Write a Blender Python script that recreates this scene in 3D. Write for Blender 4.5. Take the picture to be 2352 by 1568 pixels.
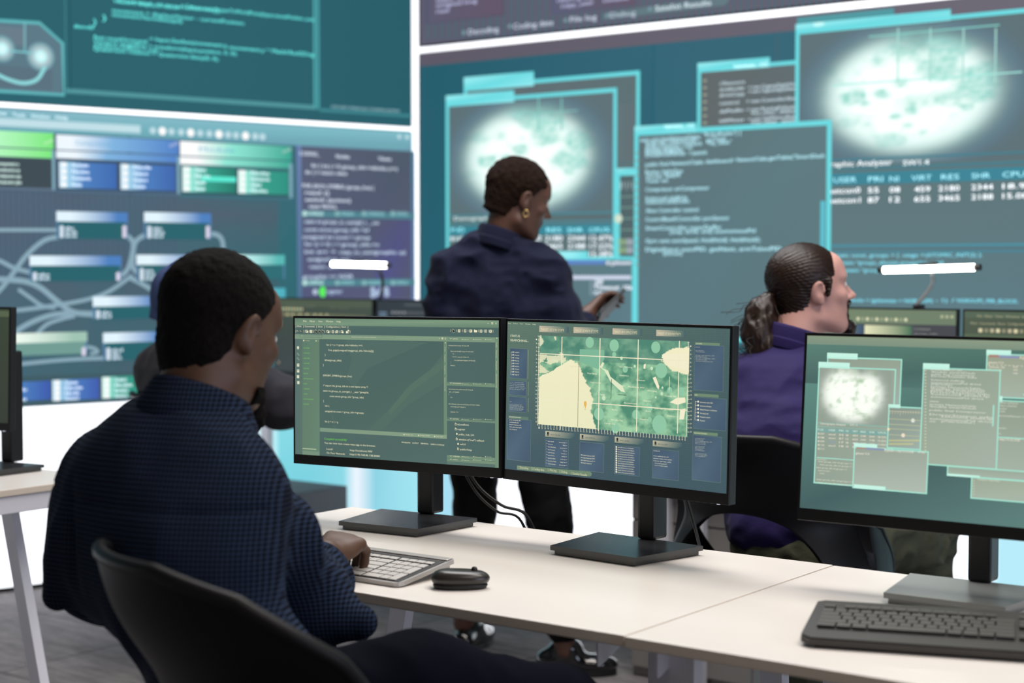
import bpy, bmesh, math, random
import numpy as np
from mathutils import Vector, Matrix, noise as mnoise
random.seed(7)
scn = bpy.context.scene
for o in list(bpy.data.objects): bpy.data.objects.remove(o, do_unlink=True)
COL = scn.collection
# ---------------------------------------------------------------- camera
FPX, CW, CH = 3713.0, 2352.0, 1568.0
YAW, PITCH, HC = math.radians(36.75), math.atan(176/3713.0), 1.293
fh = np.array([-math.sin(YAW), math.cos(YAW), 0.0]); RT = np.array([math.cos(YAW), math.sin(YAW), 0.0]); ZZ = np.array([0, 0, 1.0])
FW = fh*math.cos(PITCH)-ZZ*math.sin(PITCH); UP = fh*math.sin(PITCH)+ZZ*math.cos(PITCH); CC = np.array([0, 0, HC])
cam_d = bpy.data.cameras.new('camera'); cam = bpy.data.objects.new('camera', cam_d); COL.objects.link(cam)
cam_d.sensor_width = 36.0; cam_d.lens = FPX/CW*36.0; cam_d.clip_start = 0.05; cam_d.clip_end = 60
cam.matrix_world = Matrix(((RT[0], UP[0], -FW[0], 0), (RT[1], UP[1], -FW[1], 0), (RT[2], UP[2], -FW[2], HC), (0, 0, 0, 1)))
cam_d.dof.use_dof = True; cam_d.dof.focus_distance = 3.2; cam_d.dof.aperture_fstop = 2.9
scn.camera = cam
# ---------------------------------------------------------------- world, lights, exposure
scn.view_settings.view_transform = 'Standard'; scn.view_settings.look = 'None'
scn.view_settings.exposure = 0.0; scn.view_settings.gamma = 1.0; scn.view_settings.use_curve_mapping = False
scn.cycles.use_denoising = True
scn.cycles.max_bounces = 6
scn.cycles.sample_clamp_indirect = 4.0
w = bpy.data.worlds.new('world'); scn.world = w; w.use_nodes = True
w.node_tree.nodes['Background'].inputs[0].default_value = (0.55, 0.62, 0.75, 1); w.node_tree.nodes['Background'].inputs[1].default_value = 0.03
def area(name, loc, size, power, color, rot=(0, 0, 0)):
    d = bpy.data.lights.new(name, 'AREA'); d.shape = 'RECTANGLE'; d.size, d.size_y = size; d.energy = power; d.color = color
    o = bpy.data.objects.new(name, d); COL.objects.link(o); o.location = loc; o.rotation_euler = rot; return o
area('added_front_fill', (-1.5, 3.1, 3.55), (3.4, .9), 115, (1.0, .93, .86), (math.radians(8), 0, 0))
area('added_front_fill', (-3.2, 4.2, 3.55), (2.4, .8), 60, (.92, .95, 1.0))
area('added_front_fill', (.6, 1.2, 3.5), (1.2, 1.6), 30, (1.0, .88, .76), (0, math.radians(25), 0))  # added fill that brightens the camera side, not a known ceiling fixture
area('side_wall_light', (2.6, 2.4, 1.5), (2.2, 2.4), 55, (.72, .78, 1.0), (0, math.radians(90), 0))
# ---------------------------------------------------------------- survey: sight lines of the camera met with real planes
def ray(x, y): return FW+RT*(x-CW/2)/FPX-UP*(y-CH/2)/FPX
def on_plane(x, y, p, n):
    r = ray(x, y); return CC+r*(np.dot(np.asarray(p, float)-CC, n)/np.dot(r, n))
def onZ(x, y, z): return on_plane(x, y, (0, 0, z), (0, 0, 1))
def onY(x, y, Y): return on_plane(x, y, (0, Y, 0), (0, 1, 0))
# ---------------------------------------------------------------- materials
def lin(c):
    if isinstance(c, str): c = tuple(int(c[i:i+2], 16)/255 for i in (0, 2, 4))
    return tuple((v/12.92 if v <= .04045 else ((v+.055)/1.055)**2.4) for v in c)
MATS = {}
def mat(name, col, rough=.5, metal=0, spec=.5, bump=None, noise=None, emit=0, sheen=0, coat=0):
    if name in MATS: return MATS[name]
    m = bpy.data.materials.new(name); m.use_nodes = True; nt = m.node_tree; b = nt.nodes['Principled BSDF']
    c = lin(col); b.inputs['Base Color'].default_value = (*c, 1); b.inputs['Roughness'].default_value = rough
    b.inputs['Metallic'].default_value = metal; b.inputs['Specular IOR Level'].default_value = spec
    if sheen: b.inputs['Sheen Weight'].default_value = sheen; b.inputs['Sheen Roughness'].default_value = .5
    if coat: b.inputs['Coat Weight'].default_value = coat
    if emit: b.inputs['Emission Color'].default_value = (*c, 1); b.inputs['Emission Strength'].default_value = emit
    tc = nt.nodes.new('ShaderNodeTexCoord')
    if noise:  # (scale, amount)
        n = nt.nodes.new('ShaderNodeTexNoise'); n.inputs['Scale'].default_value = noise[0]; n.inputs['Detail'].default_value = 6
        nt.links.new(tc.outputs['Object'], n.inputs['Vector'])
        r = nt.nodes.new('ShaderNodeMapRange'); r.inputs[1].default_value = .3; r.inputs[2].default_value = .7
        r.inputs[3].default_value = 1-noise[1]; r.inputs[4].default_value = 1+noise[1]; nt.links.new(n.outputs['Fac'], r.inputs[0])
        v = nt.nodes.new('ShaderNodeVectorMath'); v.operation = 'SCALE'; v.inputs[0].default_value = c
        nt.links.new(r.outputs[0], v.inputs['Scale']); nt.links.new(v.outputs[0], b.inputs['Base Color'])
    if bump:   # (scale, strength, distance)
        n = nt.nodes.new('ShaderNodeTexNoise'); n.inputs['Scale'].default_value = bump[0]; n.inputs['Detail'].default_value = 4
        nt.links.new(tc.outputs['Object'], n.inputs['Vector'])
        bp = nt.nodes.new('ShaderNodeBump'); bp.inputs['Strength'].default_value = bump[1]; bp.inputs['Distance'].default_value = bump[2]
        nt.links.new(n.outputs['Fac'], bp.inputs['Height']); nt.links.new(bp.outputs[0], b.inputs['Normal'])
    MATS[name] = m; return m
def attr_mat(name, sample, gloss):
    m = bpy.data.materials.new(name); m.use_nodes = True; nt = m.node_tree; b = nt.nodes['Principled BSDF']
    b.inputs['Base Color'].default_value = (.01, .01, .01, 1); b.inputs['Roughness'].default_value = .35 if gloss else .9
    b.inputs['Specular IOR Level'].default_value = .35 if gloss else .05
    a = nt.nodes.new('ShaderNodeAttribute'); a.attribute_name = 'Col'
    nt.links.new(a.outputs['Color'], b.inputs['Emission Color']); b.inputs['Emission Strength'].default_value = 1
    m.cycles.emission_sampling = 'FRONT' if sample else 'NONE'
    return m
M_DISP = attr_mat('led_display_ground', True, False); M_FINE = attr_mat('led_display_graphics', False, False)
M_MDISP = attr_mat('lcd_display_ground', True, True); M_MFINE = attr_mat('lcd_display_graphics', False, True)
def gingham():
    m = mat('navy_check_cotton', '101a2c', .95, spec=.06, bump=(900, .25, .001)); nt = m.node_tree; b = nt.nodes['Principled BSDF']
    tc = nt.nodes.new('ShaderNodeTexCoord'); sp = nt.nodes.new('ShaderNodeSeparateXYZ'); nt.links.new(tc.outputs['Object'], sp.inputs[0])
    def stripe(a, ka, bb, kb):
        s = nt.nodes.new('ShaderNodeMath'); s.operation = 'MULTIPLY'; s.inputs[1].default_value = ka; nt.links.new(a, s.inputs[0])
        t = nt.nodes.new('ShaderNodeMath'); t.operation = 'MULTIPLY_ADD'; t.inputs[1].default_value = kb; nt.links.new(bb, t.inputs[0]); nt.links.new(s.outputs[0], t.inputs[2])
        u = nt.nodes.new('ShaderNodeMath'); u.operation = 'SINE'; nt.links.new(t.outputs[0], u.inputs[0])
        v = nt.nodes.new('ShaderNodeMapRange'); v.inputs[1].default_value = -.5; v.inputs[2].default_value = .5; nt.links.new(u.outputs[0], v.inputs[0]); return v.outputs[0]
    s1 = stripe(sp.outputs[0], 900, sp.outputs[1], 500); s2 = stripe(sp.outputs[2], 900, sp.outputs[1], 60)
    ad = nt.nodes.new('ShaderNodeMath'); ad.operation = 'ADD'; nt.links.new(s1, ad.inputs[0]); nt.links.new(s2, ad.inputs[1])
    cr = nt.nodes.new('ShaderNodeValToRGB'); nt.links.new(ad.outputs[0], cr.inputs[0]); e = cr.color_ramp.elements
    dv = nt.nodes.new('ShaderNodeMath'); dv.operation = 'MULTIPLY'; dv.inputs[1].default_value = .5; nt.links.new(ad.outputs[0], dv.inputs[0]); nt.links.new(dv.outputs[0], cr.inputs[0])
    e[0].color = (*lin('0b0e16'), 1); e[1].color = (*lin('2a364c'), 1); e[0].position = .15; e[1].position = .95
    nt.links.new(cr.outputs[0], b.inputs['Base Color']); return m
def carpet():
    m = mat('grey_carpet', '6a6769', .95, spec=.1, bump=(300, .6, .004)); nt = m.node_tree; b = nt.nodes['Principled BSDF']
    tc = nt.nodes.new('ShaderNodeTexCoord')
    n = nt.nodes.new('ShaderNodeTexNoise'); n.inputs['Scale'].default_value = 7; n.inputs['Detail'].default_value = 8; n.inputs['Roughness'].default_value = .7
    mp = nt.nodes.new('ShaderNodeMapping'); mp.inputs['Scale'].default_value = (1, 3.5, 1); mp.inputs['Rotation'].default_value = (0, 0, .3)
    nt.links.new(tc.outputs['Object'], mp.inputs[0]); nt.links.new(mp.outputs[0], n.inputs['Vector'])
    cr = nt.nodes.new('ShaderNodeValToRGB'); cr.color_ramp.elements[0].position = .3; cr.color_ramp.elements[1].position = .72
    cr.color_ramp.elements[0].color = (*lin('676467'), 1); cr.color_ramp.elements[1].color = (*lin('969293'), 1)
    nt.links.new(n.outputs['Fac'], cr.inputs[0])
    br = nt.nodes.new('ShaderNodeTexBrick'); br.offset = 0; br.inputs['Scale'].default_value = 1; br.inputs['Brick Width'].default_value = .62; br.inputs['Row Height'].default_value = .62
    br.inputs['Mortar Size'].default_value = .006; br.inputs['Mortar'].default_value = (.5, .5, .5, 1); br.inputs['Color1'].default_value = (1, 1, 1, 1); br.inputs['Color2'].default_value = (.93, .93, .93, 1)
    nt.links.new(tc.outputs['Object'], br.inputs['Vector'])
    mx = nt.nodes.new('ShaderNodeMixRGB'); mx.blend_type = 'MULTIPLY'; mx.inputs[0].default_value = 1
    nt.links.new(cr.outputs[0], mx.inputs[1]); nt.links.new(br.outputs[0], mx.inputs[2]); nt.links.new(mx.outputs[0], b.inputs['Base Color']); return m
# ---------------------------------------------------------------- object helpers
def thing(name, label, cat, loc=(0, 0, 0), group=None, rz=0):
    o = bpy.data.objects.new(name, None); COL.objects.link(o); o.location = loc; o.rotation_euler = (0, 0, rz); o.empty_display_size = .1
    o['label'] = label; o['category'] = cat
    if group: o['group'] = group
    return o
def link(name, me, parent=None, m=None, label=None, world=False):
    """world=True: vertices are given in world coordinates, parent root is unrotated"""
    o = bpy.data.objects.new(name, me); COL.objects.link(o)
    if m:
        me.materials.clear(); me.materials.append(m)
    if parent:
        if world:
            r = parent; loc = Vector(parent.location)
            while r.parent: r = r.parent; loc += Vector(r.location)
            me.transform(Matrix.Translation(-loc))
        o.parent = parent
    if label: o['label'] = label
    return o
def bm_box(bm, lo, hi, bev=0, mtx=None, seg=2):
    r = bmesh.ops.create_cube(bm, size=1); vs = r['verts']
    lo = Vector(lo); hi = Vector(hi)
    for v in vs: v.co = Vector((lo[i]+(v.co[i]+.5)*(hi[i]-lo[i]) for i in range(3)))
    if bev:
        es = list({e for v in vs for e in v.link_edges}); r2 = bmesh.ops.bevel(bm, geom=es, offset=bev, segments=seg, profile=.6, affect='EDGES')
        vs = list({v for f in r2['faces'] for v in f.verts} | {v for v in vs if v.is_valid})
    if mtx is not None:
        for v in vs: v.co = mtx @ v.co
    return vs
def bm_mesh(bm, name, smooth=False):
    bmesh.ops.recalc_face_normals(bm, faces=bm.faces); me = bpy.data.meshes.new(name); bm.to_mesh(me); bm.free()
    if smooth:
        for p in me.polygons: p.use_smooth = True
    return me
def box(name, lo, hi, m, parent=None, bev=0, mtx=None, world=False, label=None):
    bm = bmesh.new(); bm_box(bm, lo, hi, bev, mtx); return link(name, bm_mesh(bm, name), parent, m, label, world)
def tube_bm(bm, pts, r, seg=10, closed_caps=True):
    pts = [Vector(p) for p in pts]; rs = r if isinstance(r, (list, tuple)) else [r]*len(pts); rings = []
    t = (pts[1]-pts[0]).normalized(); up = Vector((0, 0, 1)) if abs(t.z) < .9 else Vector((1, 0, 0)); nrm = t.cross(up).normalized()
    for i, p in enumerate(pts):
        a = pts[max(i-1, 0)]; b = pts[min(i+1, len(pts)-1)]; t = (b-a).normalized(); nrm = (nrm-t*nrm.dot(t)).normalized(); bn = t.cross(nrm)
        rings.append([bm.verts.new(p+(nrm*math.cos(2*math.pi*k/seg)+bn*math.sin(2*math.pi*k/seg))*rs[i]) for k in range(seg)])
    for a, b in zip(rings, rings[1:]):
        for k in range(seg): bm.faces.new((a[k], a[(k+1) % seg], b[(k+1) % seg], b[k]))
    if closed_caps: bm.faces.new(rings[0][::-1]); bm.faces.new(rings[-1])
def bez(pts, n=8):
    out = []
    P = [Vector(p) for p in pts]
    for i in range(len(P)-1):
        p0 = P[max(i-1, 0)]; p1 = P[i]; p2 = P[i+1]; p3 = P[min(i+2, len(P)-1)]
        for j in range(n):
            t = j/n; out.append(.5*((2*p1)+(p2-p0)*t+(2*p0-5*p1+4*p2-p3)*t*t+(3*p1-p0-3*p2+p3)*t**3))
    out.append(P[-1]); return out
def tube(name, pts, r, m, parent=None, seg=10, world=False, smooth=True, curve=True, label=None):
    bm = bmesh.new(); p = bez(pts) if curve and len(pts) > 2 else pts
    if isinstance(r, (list, tuple)) and curve and len(pts) > 2: r = [float(np.interp(i/8, range(len(r)), r)) for i in range(len(p))]
    tube_bm(bm, p, r, seg); return link(name, bm_mesh(bm, name, smooth), parent, m, label, world)
def prism_bm(bm, pts, z0, z1, mtx=None):
    lo = [bm.verts.new((x, y, z0)) for x, y in pts]; hi = [bm.verts.new((x, y, z1)) for x, y in pts]; n = len(pts)
    bm.faces.new(lo[::-1]); bm.faces.new(hi)
    for i in range(n): bm.faces.new((lo[i], lo[(i+1) % n], hi[(i+1) % n], hi[i]))
    if mtx is not None:
        for v in lo+hi: v.co = mtx @ v.co
def struct(o): o['kind'] = 'structure'; return o
# ---------------------------------------------------------------- display graphics
TXT = {}
def text_mesh(s):
    if s not in TXT:
        c = bpy.data.curves.new('t', 'FONT'); c.body = s; c.resolution_u = 2; o = bpy.data.objects.new('t', c)
        me = bpy.data.meshes.new_from_object(o); v = np.empty(len(me.vertices)*3); me.vertices.foreach_get('co', v); v = v.reshape(-1, 3)
        f = [tuple(p.vertices) for p in me.polygons]; TXT[s] = (v[:, :2].copy(), f, float(v[:, 0].max()-v[:, 0].min()) if len(v) else 1, float(v[:, 0].min()) if len(v) else 0)
        bpy.data.meshes.remove(me); bpy.data.objects.remove(o); bpy.data.curves.remove(c)
    return TXT[s]
class Canvas:
    """flat picture on a display: u to the right, v up, layers a hair apart; corners measured by sight line onto the display plane"""
    def __init__(s, o, u, v, step, clip=None):
        s.o = np.asarray(o, float); s.u = np.asarray(u, float); s.v = np.asarray(v, float); s.n = np.cross(s.u, s.v); s.step = step
        s.V = []; s.F = []; s.C = []; s.M = []; s.lay = 1; s.z = (0, 0, 1); s.clip = clip; s.tg = 1.0
    def uv(s, x, y):
        ox, oy, k = s.z; p = on_plane(ox+x/k, oy+y/k, s.o, s.n)-s.o; return np.array([p@s.u, p@s.v])
    def cor(s, x0, y0, x1, y1, xr=None):
        """upper-left and lower-right corner; both heights are read at the left edge (or at xr)"""
        ox, oy, k = s.z; xm = x0 if xr is None else xr; lo, hi = (0-ox)*k, (CW-ox)*k
        xm = min(max(xm, lo), hi); return np.array([s.uv(x0, y0)[0], s.uv(xm, y0)[1]]), np.array([s.uv(x1, y0 if abs(x1-x0) < 4*k+4 else y1)[0], s.uv(xm, y1)[1]])
    def add(s, pts, faces, cols, fine=True):
        b = len(s.V)
        pts = np.asarray(pts, float)
        if s.clip:
            u0, v0, u1, v1 = s.clip; pts = np.column_stack([np.clip(pts[:, 0], u0, u1), np.clip(pts[:, 1], v0, v1)])
        off = s.n*s.step*s.lay
        for p in pts: s.V.append(s.o+s.u*p[0]+s.v*p[1]+off)
        one = not isinstance(cols, list)
        for f in faces:
            s.F.append(tuple(b+i for i in f)); s.C.append([cols]*len(f) if one else [cols[i] for i in f]); s.M.append(1 if fine else 0)
    def up(s, k=1): s.lay += k
    def c(s, c, k=1): return tuple(v*k for v in lin(c)) if isinstance(c, str) else c
    def R(s, x0, y0, x1, y1, c, c2=None, c3=None, c4=None, fine=True, k=1):
        a, b = s.cor(x0, y0, x1, y1); cs = [s.c(q, k) for q in ((c, c2 or c, c4 or c2 or c, c3 or c))]
        s.add([(a[0], a[1]), (b[0], a[1]), (b[0], b[1]), (a[0], b[1])], [(3, 2, 1, 0)], [cs[0], cs[1], cs[2], cs[3]], fine)
    def G(s, x0, y0, x1, y1, stops, fine=True):
        a, b = s.cor(x0, y0, x1, y1); P = []; C = []; Fc = []
        for i, (t, c) in enumerate(stops):
            u = a[0]+(b[0]-a[0])*t; P += [(u, a[1]), (u, b[1])]; C += [s.c(c)]*2
            if i: Fc.append((2*i-2, 2*i-1, 2*i+1, 2*i))
        s.add(P, Fc, C, fine)
    def B(s, x0, y0, x1, y1, w, c, sides='lrtb'):
        a, b = s.cor(x0, y0, x1, y1); d = abs(s.uv(x0, y0+w)[1]-s.uv(x0, y0)[1]); c = s.c(c)
        q = {'t': (a[0], a[1], b[0], a[1]-d), 'b': (a[0], b[1]+d, b[0], b[1]), 'l': (a[0], a[1], a[0]+d, b[1]), 'r': (b[0]-d, a[1], b[0], b[1])}
        for k in sides:
            p = q[k]; s.add([(p[0], p[1]), (p[2], p[1]), (p[2], p[3]), (p[0], p[3])], [(3, 2, 1, 0)], c)
    def P(s, pts, c, fine=True): s.add([s.uv(*p) for p in pts], [tuple(range(len(pts)))[::-1]], s.c(c), fine)
    def D(s, x, y, r, c, edge=None, n=16, rx=1):
        a = s.uv(x, y); d = abs(s.uv(x, y+r)[1]-a[1]); P = [a]+[(a[0]+rx*d*math.cos(2*math.pi*i/n), a[1]+d*math.sin(2*math.pi*i/n)) for i in range(n)]
        s.add(P, [(0, 1+i, 1+(i+1) % n) for i in range(n)], [s.c(c)]+[s.c(edge or c)]*n)
    def L(s, pts, wd, c, curve=True):
        P = [s.uv(*p) for p in pts]; d = abs(s.uv(pts[0][0], pts[0][1]+wd)[1]-P[0][1])/2
        Q = [np.array(q[:2]) for q in bez([(p[0], p[1], 0) for p in P], 6)] if curve and len(P) > 2 else P
        V = []; 
        for i, q in enumerate(Q):
            t = Q[min(i+1, len(Q)-1)]-Q[max(i-1, 0)]; t = t/(np.linalg.norm(t)+1e-9); nn = np.array([-t[1], t[0]])*d; V += [q+nn, q-nn]
        s.add(V, [(2*i, 2*i+1, 2*i+3, 2*i+2) for i in range(len(Q)-1)], s.c(c))
    def T(s, txt, x0, y0, x1, h, c, vert=False):
        a = s.uv(x0, y0); v, f, wd, x_min = text_mesh(txt); c = tuple(q*s.tg for q in s.c(c))
        if not len(v): return
        if vert:
            e = abs(s.uv(x0, x1)[1]-a[1]); hh = abs(s.uv(x0, y0+h)[1]-a[1])/.7
            s.add([(a[0]+p[1]*hh, a[1]-(p[0]-x_min)/wd*e) for p in v], f, s.c(c)); return
        W = s.uv(x1, y0)[0]-a[0]; hh = abs(s.uv(x0, y0-h)[1]-a[1])/.7
        s.add([(a[0]+(p[0]-x_min)/wd*W, a[1]+p[1]*hh) for p in v], f, s.c(c))
    def TT(s, rows, h, c):
        for r in rows: s.T(r[4] if len(r) > 4 else 'x', r[0], r[1], r[2], h, c) if False else s.T(r[3], r[0], r[1], r[2], h, c)
    def field(s, x0, y0, x1, y1, nx, ny, fun, xr=None):
        """smooth colour field, fun(s,t) -> linear rgb, s,t in 0..1 (t down)"""
        a, b = s.cor(x0, y0, x1, y1, xr); P = []; C = []; Fc = []
        for j in range(ny+1):
            for i in range(nx+1):
                P.append((a[0]+(b[0]-a[0])*i/nx, a[1]+(b[1]-a[1])*j/ny)); C.append(fun(i/nx, j/ny))
                if i and j: q = j*(nx+1)+i; Fc.append((q-nx-2, q-nx-1, q, q-1)[::-1])
        s.add(P, Fc, C)
    def build(s, name, parent, m0, m1):
        me = bpy.data.meshes.new(name); me.from_pydata([tuple(v) for v in s.V], [], s.F); me.materials.append(m0); me.materials.append(m1)
        me.polygons.foreach_set('material_index', s.M)
        at = me.color_attributes.new('Col', 'FLOAT_COLOR', 'CORNER'); flat = []
        for cs in s.C:
            for c in cs: flat += [c[0], c[1], c[2], 1]
        at.data.foreach_set('color', flat)
        o = link(name, me, parent, None, None, True); return o
def mixc(a, b, t): t = max(0, min(1, t)); return tuple(a[i]*(1-t)+b[i]*t for i in range(3))
# ================================================================ the room
CX, CY = -4.842, 5.765                                    # corner of the two video walls
dL = np.array([-.281, -.9597, 0.]); nL = np.array([.9597, -.281, 0.])   # left wall runs towards the camera from the corner
M_dark = mat('dark_wall_paint', '2b2d31', .8); M_carp = carpet()
def slab(name, a, b, z0, z1, th, m):                       # wall from a to b, thickness th behind it (to the left of a->b)
    a = Vector((*a, 0)); b = Vector((*b, 0)); d = (b-a).normalized(); nn = Vector((-d.y, d.x, 0)); bm = bmesh.new()
    prism_bm(bm, [(a.x, a.y), (b.x, b.y), (b+nn*th).xy[:], (a+nn*th).xy[:]], z0, z1); return struct(link(name, bm_mesh(bm, name), None, m))
ZC = 3.7
Lend = (CX+dL[0]*7.2, CY+dL[1]*7.2); Rend = (2.6, CY)
eps = .06
slab('wall_back', (Rend[0]+.3, CY+eps), (CX-.1, CY+eps), 0, ZC, -.1, M_dark)
slab('wall_left', (CX-nL[0]*eps-dL[0]*.05, CY-nL[1]*eps-dL[1]*.05), (Lend[0]-nL[0]*eps, Lend[1]-nL[1]*eps), 0, ZC, -.1, M_dark)
M_pale = mat('pale_wall_paint', 'a8a29b', .85)
slab('wall_front', (Lend[0]-.2, -1.35), (Rend[0]+.3, -1.35), 0, ZC, -.1, M_pale)
slab('wall_right', (Rend[0]+.3, -1.35), (Rend[0]+.3, CY+.16), 0, ZC, -.1, M_pale)
struct(box('floor', (-7.4, -1.5, -.05), (3.1, 6.0, 0), M_carp))
struct(box('ceiling', (-7.4, -1.5, ZC), (3.1, 6.0, ZC+.05), mat('ceiling_paint', '8c8c8e', .9)))
M_panel = mat('led_cabinet_black', '08090b', .6)
M_strip = mat('white_light_strip', 'fbfcff', .4, emit=1.05)
vL = -dL                                                   # screen 'right' on the left wall: towards the corner
def led(name, label, o, u, u0, u1, z0, z1, group=None):
    o = np.array(o); u = np.array(u); n = np.cross(u, ZZ)
    root = thing(name, label, 'video wall', tuple(o+u*(u0+u1)/2+ZZ*z0), group)
    bm = bmesh.new(); P = [o+u*u0, o+u*u1, o+u*u1-n*.04, o+u*u0-n*.04]
    prism_bm(bm, [(p[0], p[1]) for p in P], z0, z1); link('cabinet', bm_mesh(bm, 'cabinet'), root, M_panel, None, True)
    cv = Canvas(o, u, ZZ, .0007, (u0, z0, u1, z1)); cv.tg = 1.7; return root, cv
OL = np.array([CX, CY, 0.]); UR = np.array([1., 0, 0])
SEAM_L = (1.9095, 1.9255); BOT = .73; SEAM_R = (2.269, 2.293)
TOP = 3.3; WL = 7.0; WR = 7.3; ST = .02
def clip(cv): pass
# light strips between the screens (real lamps of the room)
def strip(name, o, u, u0, u1, z0, z1, label):
    o = np.array(o); u = np.array(u); n = np.cross(u, ZZ); bm = bmesh.new(); P = [o+u*u0+n*.004, o+u*u1+n*.004, o+u*u1-n*.04, o+u*u0-n*.04]
    prism_bm(bm, [(p[0], p[1]) for p in P], z0, z1); ob = link(name, bm_mesh(bm, name), None, M_strip); ob['label'] = label; ob['category'] = 'light strip'
# --- left wall: u is measured from the corner, negative away from it
strip('light_strip', OL, vL, -WL, -.05, *SEAM_L, 'white horizontal light strip between the upper and lower screens of the left wall')
strip('light_strip', OL, vL, -.036, -.004, BOT+.0, TOP, 'white vertical light strip in the corner between the two video walls')
strip('light_strip', OL, UR, .004, WR, *SEAM_R, 'white sloping-looking light strip above the globe windows on the right wall')
S = 2.3755
# ---- left upper screen
r1, cv = led('video_wall_screen', 'upper screen of the left video wall with teal code window and map corner', OL, vL, -WL, -.04, SEAM_L[1]+.002, TOP)
T1 = '24606a'
cv.R(-3000, -1200, 970, 300, '2a6873', '215c68', fine=False); cv.up()
cv.P([(-60, 44), (90, 53), (141, 99), (143, 215), (-60, 205)], '5a7886'); cv.up()
cv.R(-60, 60, 60, 100, '60808c', '6a7a88'); cv.R(-60, 150, 120, 200, '58707f'); cv.up()
cv.D(4, 112, 32, 'e8ffff', '5a8a98', 20); cv.D(93, 130, 34, 'e8ffff', '5f8c9a', 20); cv.up()
cv.D(4, 112, 14, 'e8ffff', 'b8f4f8', 20); cv.D(93, 130, 14, 'e8ffff', 'b8f4f8', 20)
cv.L([(-10, 170), (22, 184), (55, 191), (85, 182), (103, 153)], 9, '8fd8dc'); cv.L([(20, 117), (75, 122)], 4, '7fc8d0', False); cv.L([(56, 50), (56, 120)], 4, '78b8c0', False)
cv.L([(-60, 44), (90, 53), (143, 100), (146, 218), (-60, 206)], 8, '5fb5ba', False)
cv.R(143, -400, 152, 217, '58a8ac'); cv.R(154, -400, 156, 206, '184a54')
cv.R(152, 203, 730, 214, '4f949a'); cv.R(716, -400, 733, 248, '4fa6ac'); cv.up(); cv.R(721, -400, 725, 250, '2f7a84')
cv.R(733, 249, 953, 256, '3f8790'); cv.R(946, -400, 953, 268, '3f8790'); cv.up()
G1 = '62d8d2'
for x0, y0, x1, h, t in ((640/S, 12/S, 1205/S, 9, 'Cursor = transform();'), (615/S, 15/S, 975/S, 9, 'Vector3 displaceVector'), (985/S, 42/S, 1710/S, 9, '= Camera.main.ScreenToWorldPoint(Input.mousePosition, pos)'),
    (610/S, 66/S, 1330/S, 9, 'movement = displaceVector - currentPosition;'), (610/S, 90/S, 995/S, 9, 'movement.Normalize(spd);'), (556/S, 110/S, 578/S, 12, '}'), (506/S, 132/S, 524/S, 12, '}'),
    (402/S, 152/S, 512/S, 9, '#endif'), (508/S, 212/S, 800/S, 9, 'float moveHorizontal'), (815/S, 222/S, 1240/S, 9, '= Input.GetAxis(movement.y,'), (1250/S, 268/S, 1710/S, 9, 'movement.y * Mathf.Rad2Deg'),
    (508/S, 236/S, 1290/S, 9, 'Vector3 targetPos = transform(Input.position, 0, 0);'), (508/S, 256/S, 860/S, 9, 'transform.rotation = new'), (508/S, 276/S, 1190/S, 9, 'Quaternion rotation = Quaternion.Slerp(0, 0);')):
    cv.T(t, x0, y0, x1, h, G1)
cv.T('SYS INIT MODULE CONFIG ENTRY', 760, 248, 918, 6, '8fb0b8')
clip(cv); cv.build('display_image', r1, M_DISP, M_FINE)
# ---- left lower screen
r2, cv = led('video_wall_screen', 'lower screen of the left video wall with blue node diagram and code column', OL, vL, -WL, -.04, BOT+.002, SEAM_L[0]-.002)
cv.R(-3000, 200, 300, 960, '58687c', '506478', '34666f', '48606c', fine=False); cv.R(300, 255, 965, 940, '506478', '2c6a74', '2c6670', '38626c', fine=False); cv.up()
cv.field(-400, 440, 640, 870, 26, 10, lambda s, t: mixc(mixc(lin('5c6880'), lin('2c646c'), s*.75+t*.45), lin('5a5468'), .55*max(0, mnoise.noise(Vector((s*7, t*5, 0)))+.15)))
cv.up()
for i in range(34): cv.R(-30+i*13, 434-0, -27+i*13, 640, '4c5870')
for i in range(60): cv.R(-60, 440+i*7.2, 640, 441.3+i*7.2, '4c6272')
for i in range(60): cv.R(0+i*11, 640, 1.5+i*11, 870, '46606c')
cv.up()
# toolbar
cv.R(-700, 247, 0, 301, '7ab0be', fine=False); cv.R(-5, 248, 965, 300, '86b8c6', '7fbcc8', '68a8b4', '6c9cae'); cv.up()
cv.R(-700, 270, 322, 290, 'b9dbe4'); cv.up(); cv.R(-700, 279, 318, 281, 'dff0f4')
for t, a, b, y in (('File', -60, -30, 262), ('View', -12, 14, 263), ('Tools', 28, 57, 267), ('Window', 70, 114, 270), ('Help', 127, 155, 273)): cv.T(t, a, y, b, 8, 'cfe6ec')
for i, x in enumerate((350, 372, 393, 415, 437, 459, 480, 502, 523, 541, 563, 585, 602)): cv.D(x, 300+i*1.2, 9.5 if i in (1, 4, 7, 10) else 8, ('ffffff' if i in (1, 4, 7, 10) else 'bfdde6'), None, 18)
for i, x in enumerate((916, 934, 949)): cv.D(x, 314+i, 5, 'c8e4ea')
cv.R(678, 318, 930, 330, '6fa8b4'); cv.up()
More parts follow.
